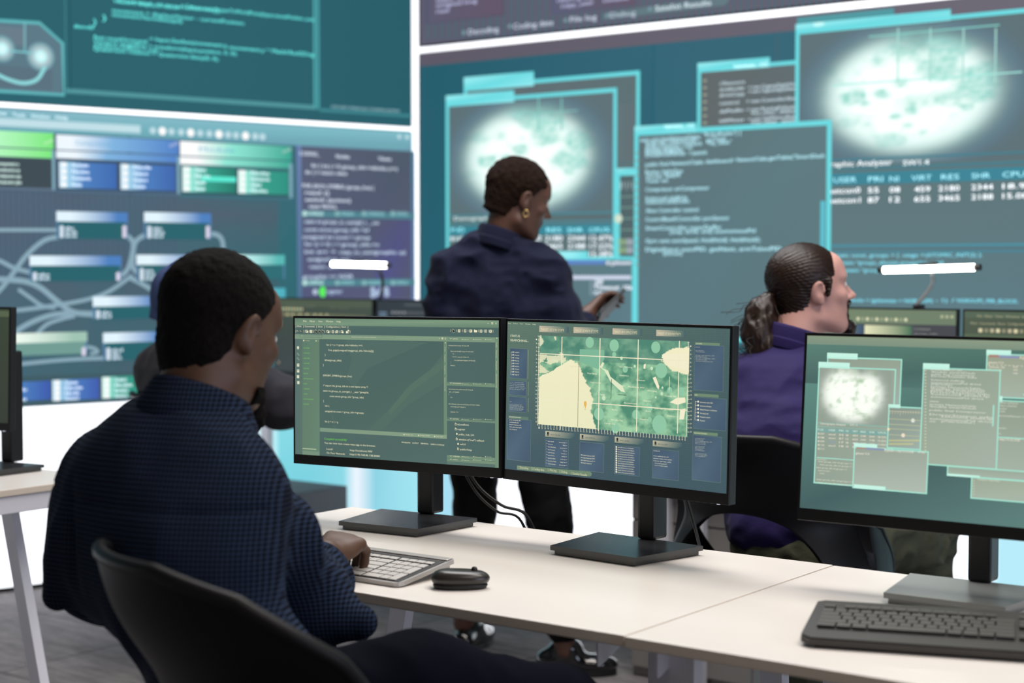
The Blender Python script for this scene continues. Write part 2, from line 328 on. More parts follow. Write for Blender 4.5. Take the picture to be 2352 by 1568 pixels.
# headline blocks
def block(x0, x1, y, cA, cB, cC, h1=34, h2=18, title=None):
    cv.G(x0, y, x1, y+h1, [(0, cA), (.12, cA), (.45, cB), (1, cC)]); cv.G(x0, y+h1+3, x1, y+h1+3+h2, [(0, cA), (.15, cA), (.4, cB), (1, cC)])
    cv.up()
    if title: cv.T(title, x0+44, y+h1*.68, x0+125, 9, '4f88a8')
    for q in range(3): cv.D(x1-18+q*7, y+h1-8-q*3, 4, mixc(lin(cC), (1, 1, 1), .25))
block(-200, 122, 300, 'e6ffee', 'c4ffd4', '78e878', 37, 19); block(128, 409, 309, 'eef8ff', '7fb4e0', '4f80c8', 34, 17, 'Components'); block(412, 668, 324, 'ffffff', '8fe6d4', '35a690', 33, 17, 'Module')
cv.R(-200, 361, 118, 429, '3c4a52'); cv.R(128, 364, 405, 436, '3a4f66'); cv.R(412, 382, 665, 446, '2f5560'); cv.up()
def sub(x0, x1, y0, y1, c0, c1):
    cv.G(x0, y0, x1, y1, [(0, 'dff4ff' if c0 == 0 else 'f0fffb'), (.13, 'a8d8f0' if c0 == 0 else 'a0f0e0'), (.42, '4d80c0' if c0 == 0 else '35a08c'), (1, c1)]); cv.up(); n = 4; d = (y1-y0)/n
    rr = random.Random(int(x0))
    for i in range(n):
        cv.D(x0+12, y0+d*(i+.5), 6, 'ffffff'); cv.T('Node'+'abcdef'[:rr.randint(0, 5)], x0+30, y0+d*(i+.5)+4, x0+30+rr.randint(22, 42), 8, 'e6f4ff')
    cv.up(-1)
sub(134, 267, 371, 431, 0, '3b68b0'); sub(275, 402, 376, 435, 0, '3b64ac'); sub(417, 540, 382, 440, 1, '227868'); sub(545, 661, 390, 444, 1, '2a9080')
cv.up(); cv.R(460, 404, 540, 416, '5cecd4')
for i, y in enumerate((375, 389, 403, 417)): cv.T('component '+'xyzw'[:i+1], -8, y+4, 42+i*2, 8, 'd8f4ec')
for x, y0, y1 in ((117, 345, 437), (404, 360, 446), (662, 376, 455)): cv.R(x, y0, x+8, y1, '7ea8b8')
cv.R(-200, 429, 122, 436, '5b6f84'); cv.R(128, 436, 409, 442, '4f6a80'); cv.R(412, 447, 668, 453, '3f6f7c'); cv.up()
# wires
WC = '8aa9b8'
for pts, wd in (([(-30, 690), (0, 663), (30, 625), (60, 585), (100, 552), (138, 543)], 11), ([(-30, 528), (135, 528)], 9), ([(288, 540), (303, 556), (300, 590), (290, 620), (275, 634)], 11), ([(330, 540), (309, 556), (303, 590), (304, 615), (318, 630)], 11),
    ([(302, 632), (250, 668), (200, 687), (130, 700), (40, 712), (-30, 712)], 9), ([(296, 637), (330, 655), (372, 682)], 11), ([(-30, 640), (50, 645), (90, 660), (130, 692), (165, 716), (215, 722)], 13), ([(40, 664), (70, 685), (95, 702), (125, 706)], 9),
    ([(20, 772), (60, 745), (110, 725), (160, 719), (215, 720)], 12), ([(80, 770), (105, 745), (140, 732), (170, 725)], 9), ([(-30, 590), (0, 600), (30, 615), (66, 625)], 10), ([(478, 536), (498, 540), (508, 552), (511, 572)], 11), ([(20, 838), (120, 828), (180, 824), (236, 822)], 9), ([(195, 796), (215, 800), (222, 808), (205, 812)], 8)):
    cv.L(pts, wd, WC)
cv.up(2)
def node(x0, y0, x1, y1, c0='e4f6ff', c1='4c80c0', body='24626c', n=3, dots=True):
    hh = 23; rr = random.Random(int(x0+y0))
    cv.R(x0+3, y0+hh, x1-2, y1, body); cv.B(x0, y0, x1, y1, 5, '5f86b0', 'lr'); cv.up(); cv.G(x0, y0, x1, y0+hh, [(0, c0), (.2, c0), (.5, mixc(lin(c0), lin(c1), .45)), (.85, c1), (1, c1)]); cv.up()
    for i in range(n):
        yy = y1-9*(n-i)+2; cv.D(x0+12, yy, 5.5, 'd8e6f4'); cv.T('abcdefgh'[:rr.randint(3, 5)], x0+20, yy+4, x0+20+rr.randint(18, 30), 8, 'd8e6f4')
        if dots: cv.D(x1-8, yy, 5.5, 'dcd8ec')
node(127, 485, 291, 548); node(328, 487, 482, 549); node(65, 587, 276, 646, n=2); node(310, 585, 470, 646); node(540, 585, 650, 640, 'bff0f0', '58b8b4', '2a6c74', 0); node(209, 681, 372, 733, n=2, dots=False)
node(-20, 766, 196, 818, 'f4fff4', '9fc4b4', '6f9c94', 2); node(232, 764, 380, 828, n=3, dots=False); node(555, 662, 650, 700, '7fd8e0', '4fb0c0', '2f7580', 0)
cv.R(-300, 866, 660, 930, '3d5a62'); cv.up(); sub(-10, 112, 878, 922, 0, '3b58ac'); sub(115, 223, 872, 920, 0, '3f5ab0'); sub(229, 322, 865, 914, 1, '30907c'); sub(340, 440, 862, 910, 1, '30907c'); cv.up()
for i in range(3): cv.D(603, 868+i*10, 7, 'b8dce4')
# code column
cv.z = (660, 330, 4.2375)
cv.R(62, 20, 1230, 1750, '6a7fae', '4f7890', '4a6f8c', '5f78a8'); cv.up(); cv.R(108, 26, 1178, 1750, '565d74', '4c5868', '53567c', '5a5d78'); cv.up()
cv.R(820, 700, 1178, 1500, '53586c', '50527c', '50528a', '55586c'); cv.up()
cc = 'b9cbdd'
for x0, y, x1, t in ((90, 96, 285, 'CODING_'), (445, 124, 575, 'Nodes'), (855, 146, 980, 'Views'), (205, 212, 1040, 'for ( int j = 0; group_info->nblocks; j++)'), (145, 276, 550, 'do { // return value'), (118, 408, 812, 'FOR_EACH_SYMBOL (groups_free) {'), (145, 474, 375, 'read ()'),
    (145, 542, 585, 'switch (action)'), (180, 608, 455, 'case NULL'), (140, 755, 860, 'static int groups_to_user(gid_t __use'), (140, 832, 765, 'const struct group_info *inf'), (122, 905, 775, 'unsigned int count = group'), (140, 975, 860, 'for (i = 0; i < group_info->n'), (140, 1048, 440, 'int err ='),
    (480, 1052, 1120, 'copy_to_user(grouplist, cp)'), (170, 1122, 570, 'unsigned cp_cou'), (190, 1195, 470, 'return -EFA'), (122, 1292, 610, 'grouplist += NGR')):
    cv.T(t, x0, y+18, x1, 36, cc if y > 700 else 'cdd8e4')
for y, in ((678,), (1350,)):
    cv.R(108, y-28, 1230, y+36, '4f8490'); cv.up()
    for x0, x1, c in ((120, 320, 'bfe4e0'), (435, 615, '88b8bc'), (695, 910, '88b8bc'), (975, 1140, '88b8bc')): cv.D(x0+20, y+2, 26, c, None, 16); cv.T('CONSOLE', x0+50, y+18, x1, 36, c)
for x in (240, 300): cv.D(x, 1440, 28, 'b8c8dc' if x == 240 else '60f060')
cv.D(314, 1420, 32, '5cf25c'); cv.D(314, 1460, 32, '5cf25c'); cv.T('register', 350, 1455, 505, 40, 'a8bcd4'); cv.up()
for x, y in ((800, 1420), (840, 1455), (800, 1470), (930, 1420), (935, 1460), (880, 1420)): cv.D(x, y, 30, 'a8bcd8')
cv.z = (0, 0, 1)
clip(cv); cv.build('display_image', r2, M_DISP, M_FINE)
# ---- base row of the left wall
r3, cv = led('video_wall_screen', 'low white base screen of the left video wall, cyan towards the corner', OL, vL, -WL, -.004, 0.0, BOT)
wh = (1.7, 1.75, 1.85)
uu = lambda x: cv.uv(x, 1100)[0]
def ublock(u0, u1, z0, z1, c0, c1, fine=False, c2=None, c3=None):
    cv.add([(u0, z0), (u1, z0), (u1, z1), (u0, z1)], [(0, 1, 2, 3)], [cv.c(c2 or c0), cv.c(c3 or c1), cv.c(c1), cv.c(c0)], fine)
ublock(-WL, uu(500), .02, BOT, wh, wh); ublock(uu(500), uu(640), .02, BOT, wh, 'a8e6f0'); ublock(uu(640), uu(790), .02, BOT, '8ee0ea', '90dcea', c2='68c8d8', c3='88d4e2'); ublock(uu(790), uu(818), .02, BOT, '90dcea', 'eef6ff'); ublock(uu(818), uu(860), .02, BOT, 'eef6ff', '90d4e6')
ublock(uu(860), -.004, .02, BOT, '84cde0', 'a4e4f2', c2='90d6e6', c3='a0e4f0'); cv.up(); ublock(uu(500), -.004, BOT-.055, BOT-.008, (1.4, 1.45, 1.5), (1.2, 1.3, 1.35), True)
clip(cv); cv.build('display_image', r3, M_DISP, M_FINE)
# ================================================================ right wall
r4, cv = led('video_wall_screen', 'upper screen of the right video wall with menu tabs reading Decoding to Satelist Results', OL, UR, .006, WR, SEAM_R[1]+.002, TOP)
cv.R(963, -900, 2600, 104, '5a5a6c', '64606e', fine=False); cv.up()
for i in range(60): cv.R(980+i*16, -200, 985+i*16, 90, '4a6674')
cv.up(); cv.z = (940, 0, S)
cv.R(80, -400, 520, 135, '55566e', '585062'); cv.R(780, -400, 1240, 80, '565a78', '5e5468'); cv.up(); cv.R(115, -400, 510, 122, '5c5a70', '625468'); cv.R(795, -400, 1225, 66, '5a5c74', '625668'); cv.up()
for t, x0, y, x1 in (('Decoding', 325, 190, 490), ('Coding date', 570, 160, 788), ('File log', 880, 122, 1024), ('Debug', 1100, 98, 1238)): cv.T(t, x0, y, x1, 30, 'b4bccb')
cv.P([(1060, 75), (1740, -30), (1750, 0), (1725, 30), (1060, 108)], '607880'); cv.up(); cv.T('Satelist Results', 1345, 62, 1650, 30, 'c0ccd4')
for x, y in ((300, 180), (550, 145), (855, 112), (1085, 85), (1315, 50)): cv.R(x-8, y-10, x+10, y+10, '7c9ca8')
for x0, y, x1, t in ((150, 14, 310, 'static int'), (150, 42, 372, 'unsigned long'), (150, 74, 218, 'read'), (810, 14, 1010, 'return group'), (830, 44, 1010, 'copy_user'), (1060, 14, 1200, 'console')): cv.T(t, x0, y, x1, 22, 'a8accc')
cv.z = (0, 0, 1); clip(cv); cv.build('display_image', r4, M_DISP, M_FINE)
r5, cv = led('video_wall_screen', 'main screen of the right video wall with overlapping cyan windows and two bright globe maps', OL, UR, .006, WR, BOT+.002, SEAM_R[0]-.002)
cv.R(963, 100, 1500, 960, '1c5a6a', '2c6274', '1f6070', '085a66', fine=False); cv.R(1500, -60, 3600, 960, '2c6274', '3a6878', fine=False, c3='2f6a78', c4='2f6a78'); cv.up()
cv.R(963, 95, 3600, 153, '5c5664', '726e7a'); cv.up()
CY1, CY2, PF = '6cdbe2', '9af0f5', '5b7378'
for i in range(14): cv.R(990, 250+i*18, 994, 258+i*18, '2a5868'); cv.R(1782, 84+i*5, 1788, 87+i*5, '46606c')
def win(x0, y0, x1, y1, tab, f0=PF, f1=PF, f2=None, f3=None, bw=9, tabh=12, th=14):
    cv.R(x0, y0, x1, y1, f0, f1, f2 or f0, f3 or f2 or f0); cv.up(); cv.B(x0, y0, x1, y1, bw, CY1); cv.R(x0, y0-tabh, tab, y0+th, CY2, CY1, CY1, CY2); cv.up()
CONT = (((.1, .5), (.22, .16), .13, .13), ((.38, .22), (.22, .2), 0, 0))
def globe(cx, cy, rx, ry, seed, core=(1.02, 1.12, 1.08), bg='5b7076', fr='5a84a4', inside=None):
    old = cv.clip
    if inside: a_, b_ = cv.cor(*inside); cv.clip = (a_[0], b_[1], b_[0], a_[1])
    B, Fr = lin(bg), lin(fr)
    def f(s, t):
        x = (s-.5)*2*1.42; y = (t-.5)*2*1.42; r = math.hypot(x, y); an = math.atan2(y, x)
        edge = 1/(1+math.exp((r-.92)*16)); halo = math.exp(-((r-1.12)/.14)**2)*.26; rimc = max(0, min(1, (r-.62)/.34))
        n = mnoise.fractal(Vector((x*2.6+seed, y*3.4, 2.0)), .8, 2.2, 4); n2 = mnoise.noise(Vector((x*15, y*15, 5)))
        land = 0
        for lx, ly, lr in ((-.62, .02, .16), (-.3, -.02, .1), (-.5, .12, .09), (.55, .0, .2), (.72, -.2, .28), (.3, -.35, .25), (-.1, -.18, .12), (.62, .28, .08), (.02, .28, .09), (-.16, .35, .09), (-.2, .72, .16), (-.02, .5, .08), (.15, .62, .05), (.05, -.75, .3), (.35, -.72, .3), (.75, .12, .14)):
            land = max(land, 1-math.hypot((x-lx)*.8, y-ly)/lr)
        land = max(0, min(1, land*2.2+n*1.1-.05))*(1 if y < .45 else .7)
        c = mixc(core, (.22, .66, .56), .85*land*(.75+.5*n2)); top = max(0, min(1, (-y-.62)/.25)); top2 = max(0, min(1, 1-abs(x-.12)/.7))
        c = mixc(c, mixc(B, (.3, .72, .66), max(0, min(1, .35+n*1.6))), top*.85*top2)
        c = mixc(c, (.42, .86, .80), .55*rimc)
        return mixc(mixc(B, Fr, halo), c, edge)
    cv.field(cx-rx*1.42, cy-ry*1.42, cx+rx*1.42, cy+ry*1.42, 90, 70, f, cx); cv.clip = old
# back-left window and its big neighbour
win(1066, 196, 1467, 1200, 1227, '5f696e', '5b6f73', '58757e', '587880', tabh=18)
cv.R(1418, 240, 1455, 370, '5f7478', '5f6e74'); cv.up()
win(1418, 395, 1470, 905, 1470, '4f6468', '516468', tabh=8, th=8)
for i in range(5): cv.R(1426, 418, 1429, 436-(i % 2)*6, 'b8ccd0'); cv.R(1426+i*7, 418, 1428+i*7, 436-(i % 2)*6, '9fb4b8')
for y in (451, 476, 501, 527): cv.R(1420, y, 1456, y+2, '7fa89c')
for yy in (548, 567):
    for i in range(7): cv.R(1422+i*5, yy, 1424.5+i*5, yy+15, 'a8c890' if i < 4 else 'c8d0e0')
cv.up()
win(1026, 232, 1418, 606, 1183, '5d7074', '5f6f72', '54706f', '586c72', tabh=12)
globe(1221, 363, 153, 124, 0, inside=(1036, 245, 1409, 493)); cv.up()
for x in (1238, 1291): cv.R(x, 225, x+3, 300, '7fc4bc')
cv.R(1195, 262, 1330, 264, '86ccc4'); cv.up()
cv.D(1423, 502, 11, 'dcead8', 'c8dcc8'); cv.R(1036, 494, 1409, 498, '4a8a98'); cv.R(1036, 512, 1409, 516, '4a8a98'); cv.R(1036, 520, 1409, 542, '2f7f90', '3a8a9c'); cv.up()
cv.T('Demographic Analyzer', 1046, 506, 1200, 8, 'c8d8dc')
for t, a, b in (('P.ID', 1040, 1070), ('RES', 1258, 1292), ('SHR', 1306, 1342), ('CPU%', 1356, 1404)): cv.T(t, a, 533, b, 10, '8fdce8')
for y, row in ((553, ('460', '2180', '2344', '12.47%')), (571, ('655', '3465', '2188', '17.22%')), (589, ('', '', '', '15.38%'))):
    for t, a, b in zip(row, (1218, 1255, 1307, 1357), (1246, 1295, 1347, 1410)):
        if t: cv.T(t, a, y, b, 12, 'e4eef4')
cv.T('8107', 1038, 553, 1070, 10, 'd8e8f0'); cv.up()
# console window behind the standing woman
cv.R(1200, 595, 1462, 1200, '5a757c', '5c7c86'); cv.up(); cv.G(1100, 578, 1354, 595, [(0, CY2), (.85, CY2), (1, CY1)]); cv.R(1200, 590, 1462, 597, CY1); cv.R(1455, 596, 1466, 1200, CY1); cv.up()
cv.R(1294, 597, 1394, 607, '5f86c8'); cv.D(1288, 602, 5, 'a89098'); cv.T('# gobuster', 1396, 607, 1455, 9, 'f0f0ff'); cv.T('7.0', 1292, 632, 1318, 10, 'e8ecf8')
for i in range(22): cv.D(1302+i*7, 637, 5, 'd4dcf0')
cv.D(1308, 659, 8, 'd8e4f4'); cv.T('200', 1370, 652, 1388, 10, 'f0f4ff'); cv.T('Timeout: 10s', 1368, 664, 1455, 10, 'f0f4ff'); cv.T('true', 1368, 676, 1388, 10, 'e8f0ff')
for q in (650, 661, 672): cv.D(1362, q, 5, '8098a4')
cv.up(2)
# top middle window
win(1606, 158, 2000, 700, 1772, '5f6668', '5c6e74', bw=9, tabh=12, th=10); cv.T('TERMINAL - CO', 1688, 158, 1766, 7, 'd8ffff')
cv.z = (1450, 0, 2.607)
for x0, y, x1, t in ((540, 512, 690, '//Sensors'), (540, 548, 690, 'driveEncoder'), (712, 534, 1010, '= new CognexGlyph(Visio'), (540, 582, 690, 'driveCopy'), (712, 560, 1010, '= new CognexGlyph(Hawk)'), (540, 630, 655, 'control'), (700, 618, 1010, '= new ControllerXbox'),
    (540, 678, 680, 'dsPadIn'), (700, 668, 1010, '= new RoutingFollow(a)'), (725, 690, 1010, 'Vec.clear_default'), (540, 735, 690, 'leftMotor'), (710, 725, 1010, '= new SoftMotor(Relay'), (725, 745, 1010, 'Vec.clear_speed')): cv.T(t, x0, y, x1, 20, 'b8ccd4')
for i in range(7): cv.R(442, 480+i*42, 462, 492+i*42, '9fac98')
cv.z = (0, 0, 1); cv.up()
# big window on the right
cv.R(1835, 42, 2057, 74, '4f9aa2', '4f9aa2', '3f8a94', '3f8a94'); cv.up()
win(1832, 70, 3400, 1200, 2187, '5f6e6c', '5c6c6c', '5c7f8a', '5a7884', bw=10, tabh=13, th=11); cv.D(1885, 57, 5, 'c8ffff', None, 12, 3); cv.up()
globe(2108, 214, 212, 145, 1.3, inside=(1843, 82, 3000, 385)); cv.up()
for x in (2066, 2140, 2216, 2290): cv.R(x, 66, x+3.5, 190, 'a8dcd2')
cv.R(2000, 84, 2300, 87, '86d0c8'); cv.R(1915, 196, 2352, 199, 'a8ece0'); cv.up()
cv.z = (1450, 0, 2.607)
cv.R(1200, 955, 4600, 966, '3f8090'); cv.R(1200, 1010, 4600, 1022, '3f8090'); cv.R(1200, 1040, 4600, 1112, '3a8496'); cv.up()
cv.T('Demographic Analyzer', 1040, 1008, 1575, 32, 'e0e8ea'); cv.T('SW1.4', 1640, 992, 1795, 30, 'e0e8ea')
for t, a, b, y in (('USER', 1225, 1362, 1095), ('PRI', 1432, 1520, 1090), ('NI', 1560, 1614, 1088), ('VIRT', 1690, 1810, 1083), ('RES', 1868, 1975, 1077), ('SHR', 2050, 2160, 1070), ('CPU%', 2235, 2420, 1062)): cv.T(t, a, y, b, 32, '98d8e6')
for y, row in ((0, ('netcon0', '55', '08', '459', '2180', '2344', '18.9%')), (58, ('netcon1', '87', '12', '655', '3465', '2188', '15.08%'))):
    for t, a, b, yy in zip(row, (1195, 1430, 1560, 1708, 1852, 2048, 2235), (1385, 1495, 1622, 1802, 1978, 2178, 2440), (1160, 1156, 1153, 1150, 1145, 1138, 1132)): cv.T(t, a, yy+y, b, 32, 'f0f4f8')
cv.z = (1650, 540, 3.0157)
cv.R(800, 66, 5000, 84, '4a8ea0'); cv.R(800, 94, 5000, 98, '4a6a78'); cv.R(800, 108, 5000, 124, '4a8494'); cv.up()
for t, a, b, y in (('static const_groups = { .usage =', 825, 1440, 152), ('(ATOMIC_INIT(2) };', 1450, 1840, 150), ('static *groups_allocate groups(int', 870, 1460, 202), ('gid', 1520, 1570, 200), ('static *group', 900, 1130, 254),
    ('nblocks = (gidsetsize + NGROUPS', 900, 1500, 460), ('- 1)', 1520, 1600, 462), ('/', 1630, 1650, 462), ('NGROUPS_PER_BLOCK;', 1670, 2090, 464)): cv.T(t, a, y, b, 26, '74cbdc')
cv.z = (0, 0, 1); cv.up(2)
# big code window in the centre
win(1464, 302, 1912, 777, 1606, '5c6f74', '5c7a80', '587680', '5a7478', bw=11, tabh=11, th=9); cv.R(1891, 462, 1900, 600, '5cc0d0'); cv.up()
cv.T('TERMINAL - CO', 1532, 296, 1600, 7, 'd8ffff'); cv.z = (1450, 260, 4.356)
for x0, y, x1, t in ((120, 290, 720, 'static void checkNetworkTable('), (750, 238, 1130, '"RoboRealm") {'), (175, 318, 690, 'double table = NetworkTable.'), (780, 290, 980, 'getTable'), (175, 352, 740, 'double smartDash = Network'), (790, 322, 1030, '"my_value"'), (175, 385, 640, 'boolean compress = on'), (175, 412, 560, 'DriverStation.'), (175, 440, 570, 'DistanceSense'), (600, 420, 790, '= Joystick'),
    (175, 535, 750, 'public final NetworkTable'), (775, 505, 1030, 'dashboard'), (1040, 490, 1060, '='), (1085, 488, 1400, 'NetworkTable.'), (1405, 470, 1960, 'getTable("SmartDash'), (175, 612, 545, 'Relay lightSys'), (175, 655, 515, 'Victor leftM'), (175, 700, 395, 'Timer tm'), (175, 785, 810, 'Compressor airCompressor'), (175, 875, 590, 'Solenoid shiftUp'), (175, 910, 610, 'Solenoid shiftDown'),
    (175, 995, 700, 'Xbox Controller control'), (175, 1082, 1010, 'ControlBaseKController portSensor'), (175, 1170, 930, 'SmartController superDuffer'), (415, 1205, 1270, '(stop, drive, end) autonomousPid'), (175, 1295, 1320, 'Gyro auto autoSpeed, HoldHoldI, HoldHold2;'), (175, 1382, 1530, 'DigitalInput autoPID, getNext, armTalonPID'), (350, 1420, 540, '(boost)')):
    cv.T(t, x0, y, x1, 40, 'a9d9e4')
for i in range(16): cv.R(75, 395+i*74, 115, 412+i*74, '7f9a94')
cv.z = (0, 0, 1)
clip(cv); cv.build('display_image', r5, M_DISP, M_FINE)
r6, cv = led('video_wall_screen', 'low white base screen of the right video wall below the globe windows', OL, UR, .004, WR, 0.0, BOT)
uu = lambda x: cv.uv(x, 1150)[0]
ublock(.004, uu(1055), .02, BOT, 'a4e4f2', 'a8dcf4'); ublock(uu(1055), uu(1140), .02, BOT, 'a8dcf4', wh); ublock(uu(1140), uu(2200), .02, BOT, wh, wh); ublock(uu(2200), uu(2300), .02, BOT, wh, 'b8ecfa'); ublock(uu(2300), WR, .02, BOT, 'b8ecfa', 'dff4fc')
clip(cv); cv.build('display_image', r6, M_DISP, M_FINE)
# ================================================================ desks
M_top = mat('white_laminate', 'e9e4de', .32, spec=.45); M_edge = mat('laminate_edge_band', 'd6cabc', .5)
M_steel = mat('white_powder_coated_steel', 'dcdde6', .45); M_blk = mat('black_monitor_plastic', '17181a', .38, bump=(700, .15, .0006)); M_blk2 = mat('black_bezel', '070708', .3)
M_base = mat('charcoal_textured_base', '2b2d2f', .27, spec=.8, bump=(900, .12, .0004)); M_cab = mat('black_cable_rubber', '0c0c0d', .45)
DZ = .74
def desk(X0, X1, Y0, Y1, label, group=None, legs=(), brackets=(), rails=()):
    r = thing('office_desk', label, 'desk', ((X0+X1)/2, (Y0+Y1)/2, 0), group)
    o = box('tabletop', (X0, Y0, DZ-.018), (X1, Y1, DZ), M_top, r, .0025, world=True); o.data.materials.append(M_edge)
    for p in o.data.polygons:
        if abs(p.normal.z) < .5: p.material_index = 1
    bm = bmesh.new()
    for y in (Y0+.32, Y1-.12): bm_box(bm, (X0+.12, y-.02, DZ-.05), (X1-.12, y+.02, DZ-.0195))
    link('support_rail', bm_mesh(bm, 'support_rail'), r, M_steel, None, True)
    for xt, yy, sl in legs:
        bm = bmesh.new(); a = Vector((xt, yy, DZ-.02)); b = Vector((xt+sl, yy, 0)); wv = .022
        P = [[(p.x+dx, p.y+dy, p.z) for dx, dy in ((-wv, -.014), (wv, -.014), (wv, .014), (-wv, .014))] for p in (a, b)]
        V = [[bm.verts.new(q) for q in ring] for ring in P]
        bm.faces.new(V[0]); bm.faces.new(V[1][::-1])
        for i in range(4): bm.faces.new((V[0][i], V[0][(i+1) % 4], V[1][(i+1) % 4], V[1][i]))
        link('leg', bm_mesh(bm, 'leg'), r, M_steel, None, True)
    for xr in rails: box('end_rail', (xr-.018, Y0+.03, DZ-.062), (xr+.018, Y1-.03, DZ-.0185), M_steel, r, .002, world=True)
    for xb in brackets:
        bm = bmesh.new()
        prism_bm(bm, [(Y0+.05, -.068), (Y0+.054, -.07), (Y0+.062, -.068), (Y0+.20, -.0185), (Y0+.05, -.0185)], -.0015, .0015, Matrix(((0, 0, 1, xb), (1, 0, 0, 0), (0, 1, 0, DZ), (0, 0, 0, 1))))
        link('side_bracket', bm_mesh(bm, 'side_bracket'), r, M_steel, None, True)
    return r
desk(-2.4962, -1.2972, 2.0177, 2.729, 'white office desk at the centre carrying two joined monitors, a silver keyboard and a mouse', 'front row desks', ((-2.235, 2.09, -.1), (-2.235, 2.64, -.14), (-1.375, 2.64, .02), (-1.40, 2.3, 0)), (-1.379,), (-2.2,))
desk(-1.2942, -.094, 2.0125, 2.724, 'white office desk at the right edge carrying a large monitor and a black keyboard', 'front row desks', ((-1.245, 2.11, 0), (-1.235, 2.62, 0), (-.2, 2.09, .08), (-.2, 2.64, .08)), (-1.268,))
desk(-4.567, -3.367, 2.03, 2.737, 'white office desk at the left edge behind the seated man in the checked shirt', 'front row desks', ((-3.63, 2.10, .15), (-3.67, 2.64, .19), (-4.45, 2.10, -.05), (-4.45, 2.64, -.05)), (), (-3.39,))
for a, b, l in ((-4.93, -2.527, 'long rear desk near the corner of the video walls, beyond the standing woman'), (-2.524, -.12, 'long rear desk the ponytailed man sits at, under a bar lamp and two monitors')):
    desk(a, b, 4.18, 4.88, l, 'rear row desks', ((a+.06, 4.25, 0), (a+.06, 4.8, 0), (b-.06, 4.25, 0), (b-.06, 4.8, 0)))
# ================================================================ monitors
def rotm(yaw, tilt, roll=0):
    return (Matrix.Rotation(math.radians(yaw), 4, 'Z') @ Matrix.Rotation(math.radians(tilt), 4, 'X') @ Matrix.Rotation(math.radians(roll), 4, 'Y'))
def monitor(label, c, yaw, tilt, roll, base, byaw, group=None, draw=None, cable=0, mb=None):
    r = thing('computer_monitor', label, 'monitor', (base[0], base[1], DZ), group)
    B = Matrix.Translation(Vector((base[0], base[1], DZ))) @ Matrix.Rotation(math.radians(byaw), 4, 'Z')
    def quadp(bm, g, z0, z1): prism_bm(bm, [(-.10+g, -.0925+g), (.10-g, -.0925+g), (.125-g, .0925-g), (-.125+g, .0925-g)], z0, z1, B)
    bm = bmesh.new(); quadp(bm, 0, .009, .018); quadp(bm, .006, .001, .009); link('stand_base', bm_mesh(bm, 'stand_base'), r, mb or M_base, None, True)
    M = Matrix.Translation(Vector(c)) @ rotm(yaw, tilt, roll); W, H = .527, .2965; s, t, bt = .0055, .0055, .021
    pz = c[2]-DZ+.03; bm = bmesh.new(); bm_box(bm, (-.02, .078, .018), (.02, .125, pz), .006, B); link('stand_pole', bm_mesh(bm, 'stand_pole', False), r, M_blk, None, True)
    bm = bmesh.new(); x0, x1, z0, z1 = -W/2-s, W/2+s, -H/2-bt, H/2+t
    vs = bm_box(bm, (x0, .0012, z0), (x1, .022, z1), .0018, M); vs = bm_box(bm, (x0+.07, .0215, z0+.03), (x1-.07, .047, z1-.04), .012, M)
    bm_box(bm, (-.045, .046, -.05), (.045, .10, .05), .004, M); link('housing', bm_mesh(bm, 'housing'), r, M_blk, None, True)
    bm = bmesh.new(); e = .0006
    for a in (((x0+e, -.0002, z0+e), (x1-e, .0016, -H/2)), ((x0+e, -.0002, H/2), (x1-e, .0016, z1-e)), ((x0+e, -.0002, -H/2), (-W/2, .0016, H/2)), ((W/2, -.0002, -H/2), (x1-e, .0016, H/2))): bm_box(bm, a[0], a[1], 0, M)
    link('bezel', bm_mesh(bm, 'bezel'), r, M_blk2, None, True)
    for k in range(5):
        bm = bmesh.new(); bm_box(bm, (x1-.03-k*.015, .006, z0-.0012), (x1-.024-k*.015, .012, z0+.002), .0006, M)
        link('control_button' if k else 'power_button', bm_mesh(bm, 'b'), r, M_blk if k else mat('lit_power_button', 'e8ecff', .4, emit=1.2), None, True)
    u = np.array(M.to_3x3() @ Vector((1, 0, 0))); v = np.array(M.to_3x3() @ Vector((0, 0, 1))); cv = Canvas(np.array(c), u, v, .00006, (-W/2, -H/2, W/2, H/2)); cv.lay = 4
    if draw: draw(cv)
    cv.build('display_image', r, M_MDISP, M_MFINE)
    if cable:
        C1 = {1: ((.035, .118, .26), (.05, .125, .17), (.095, .135, .085), (.15, .15, .04), (.2, .18, .012), (.235, .21, -.12)), 2: ((.035, .118, .24), (.045, .125, .15), (.065, .145, .06), (.085, .175, -.08)),
              3: ((.035, .118, .26), (.06, .125, .17), (.12, .135, .085), (.2, .15, .035), (.3, .155, .006), (.4, .19, -.08))}[cable]
        P1 = [B @ Vector(p) for p in C1]; tube('cable', P1, .0035, M_cab, r, world=True)
        if cable == 1: tube('cable', [p+Vector((-.006*i, .002*i, -.005*i+(.008 if i == 4 else 0))) for i, p in enumerate(P1)], .003, M_cab, r, world=True)
        bm = bmesh.new(); bm_box(bm, (.024, .1, .2), (.036, .13, .29), .002, B); link('cable_clip', bm_mesh(bm, 'cable_clip'), r, M_blk, None, True)
    return r
FG = lambda cv, c, fine=False: cv.add([(cv.clip[0], cv.clip[1]), (cv.clip[2], cv.clip[1]), (cv.clip[2], cv.clip[3]), (cv.clip[0], cv.clip[3])], [(0, 1, 2, 3)], [cv.c(q) for q in c], fine)
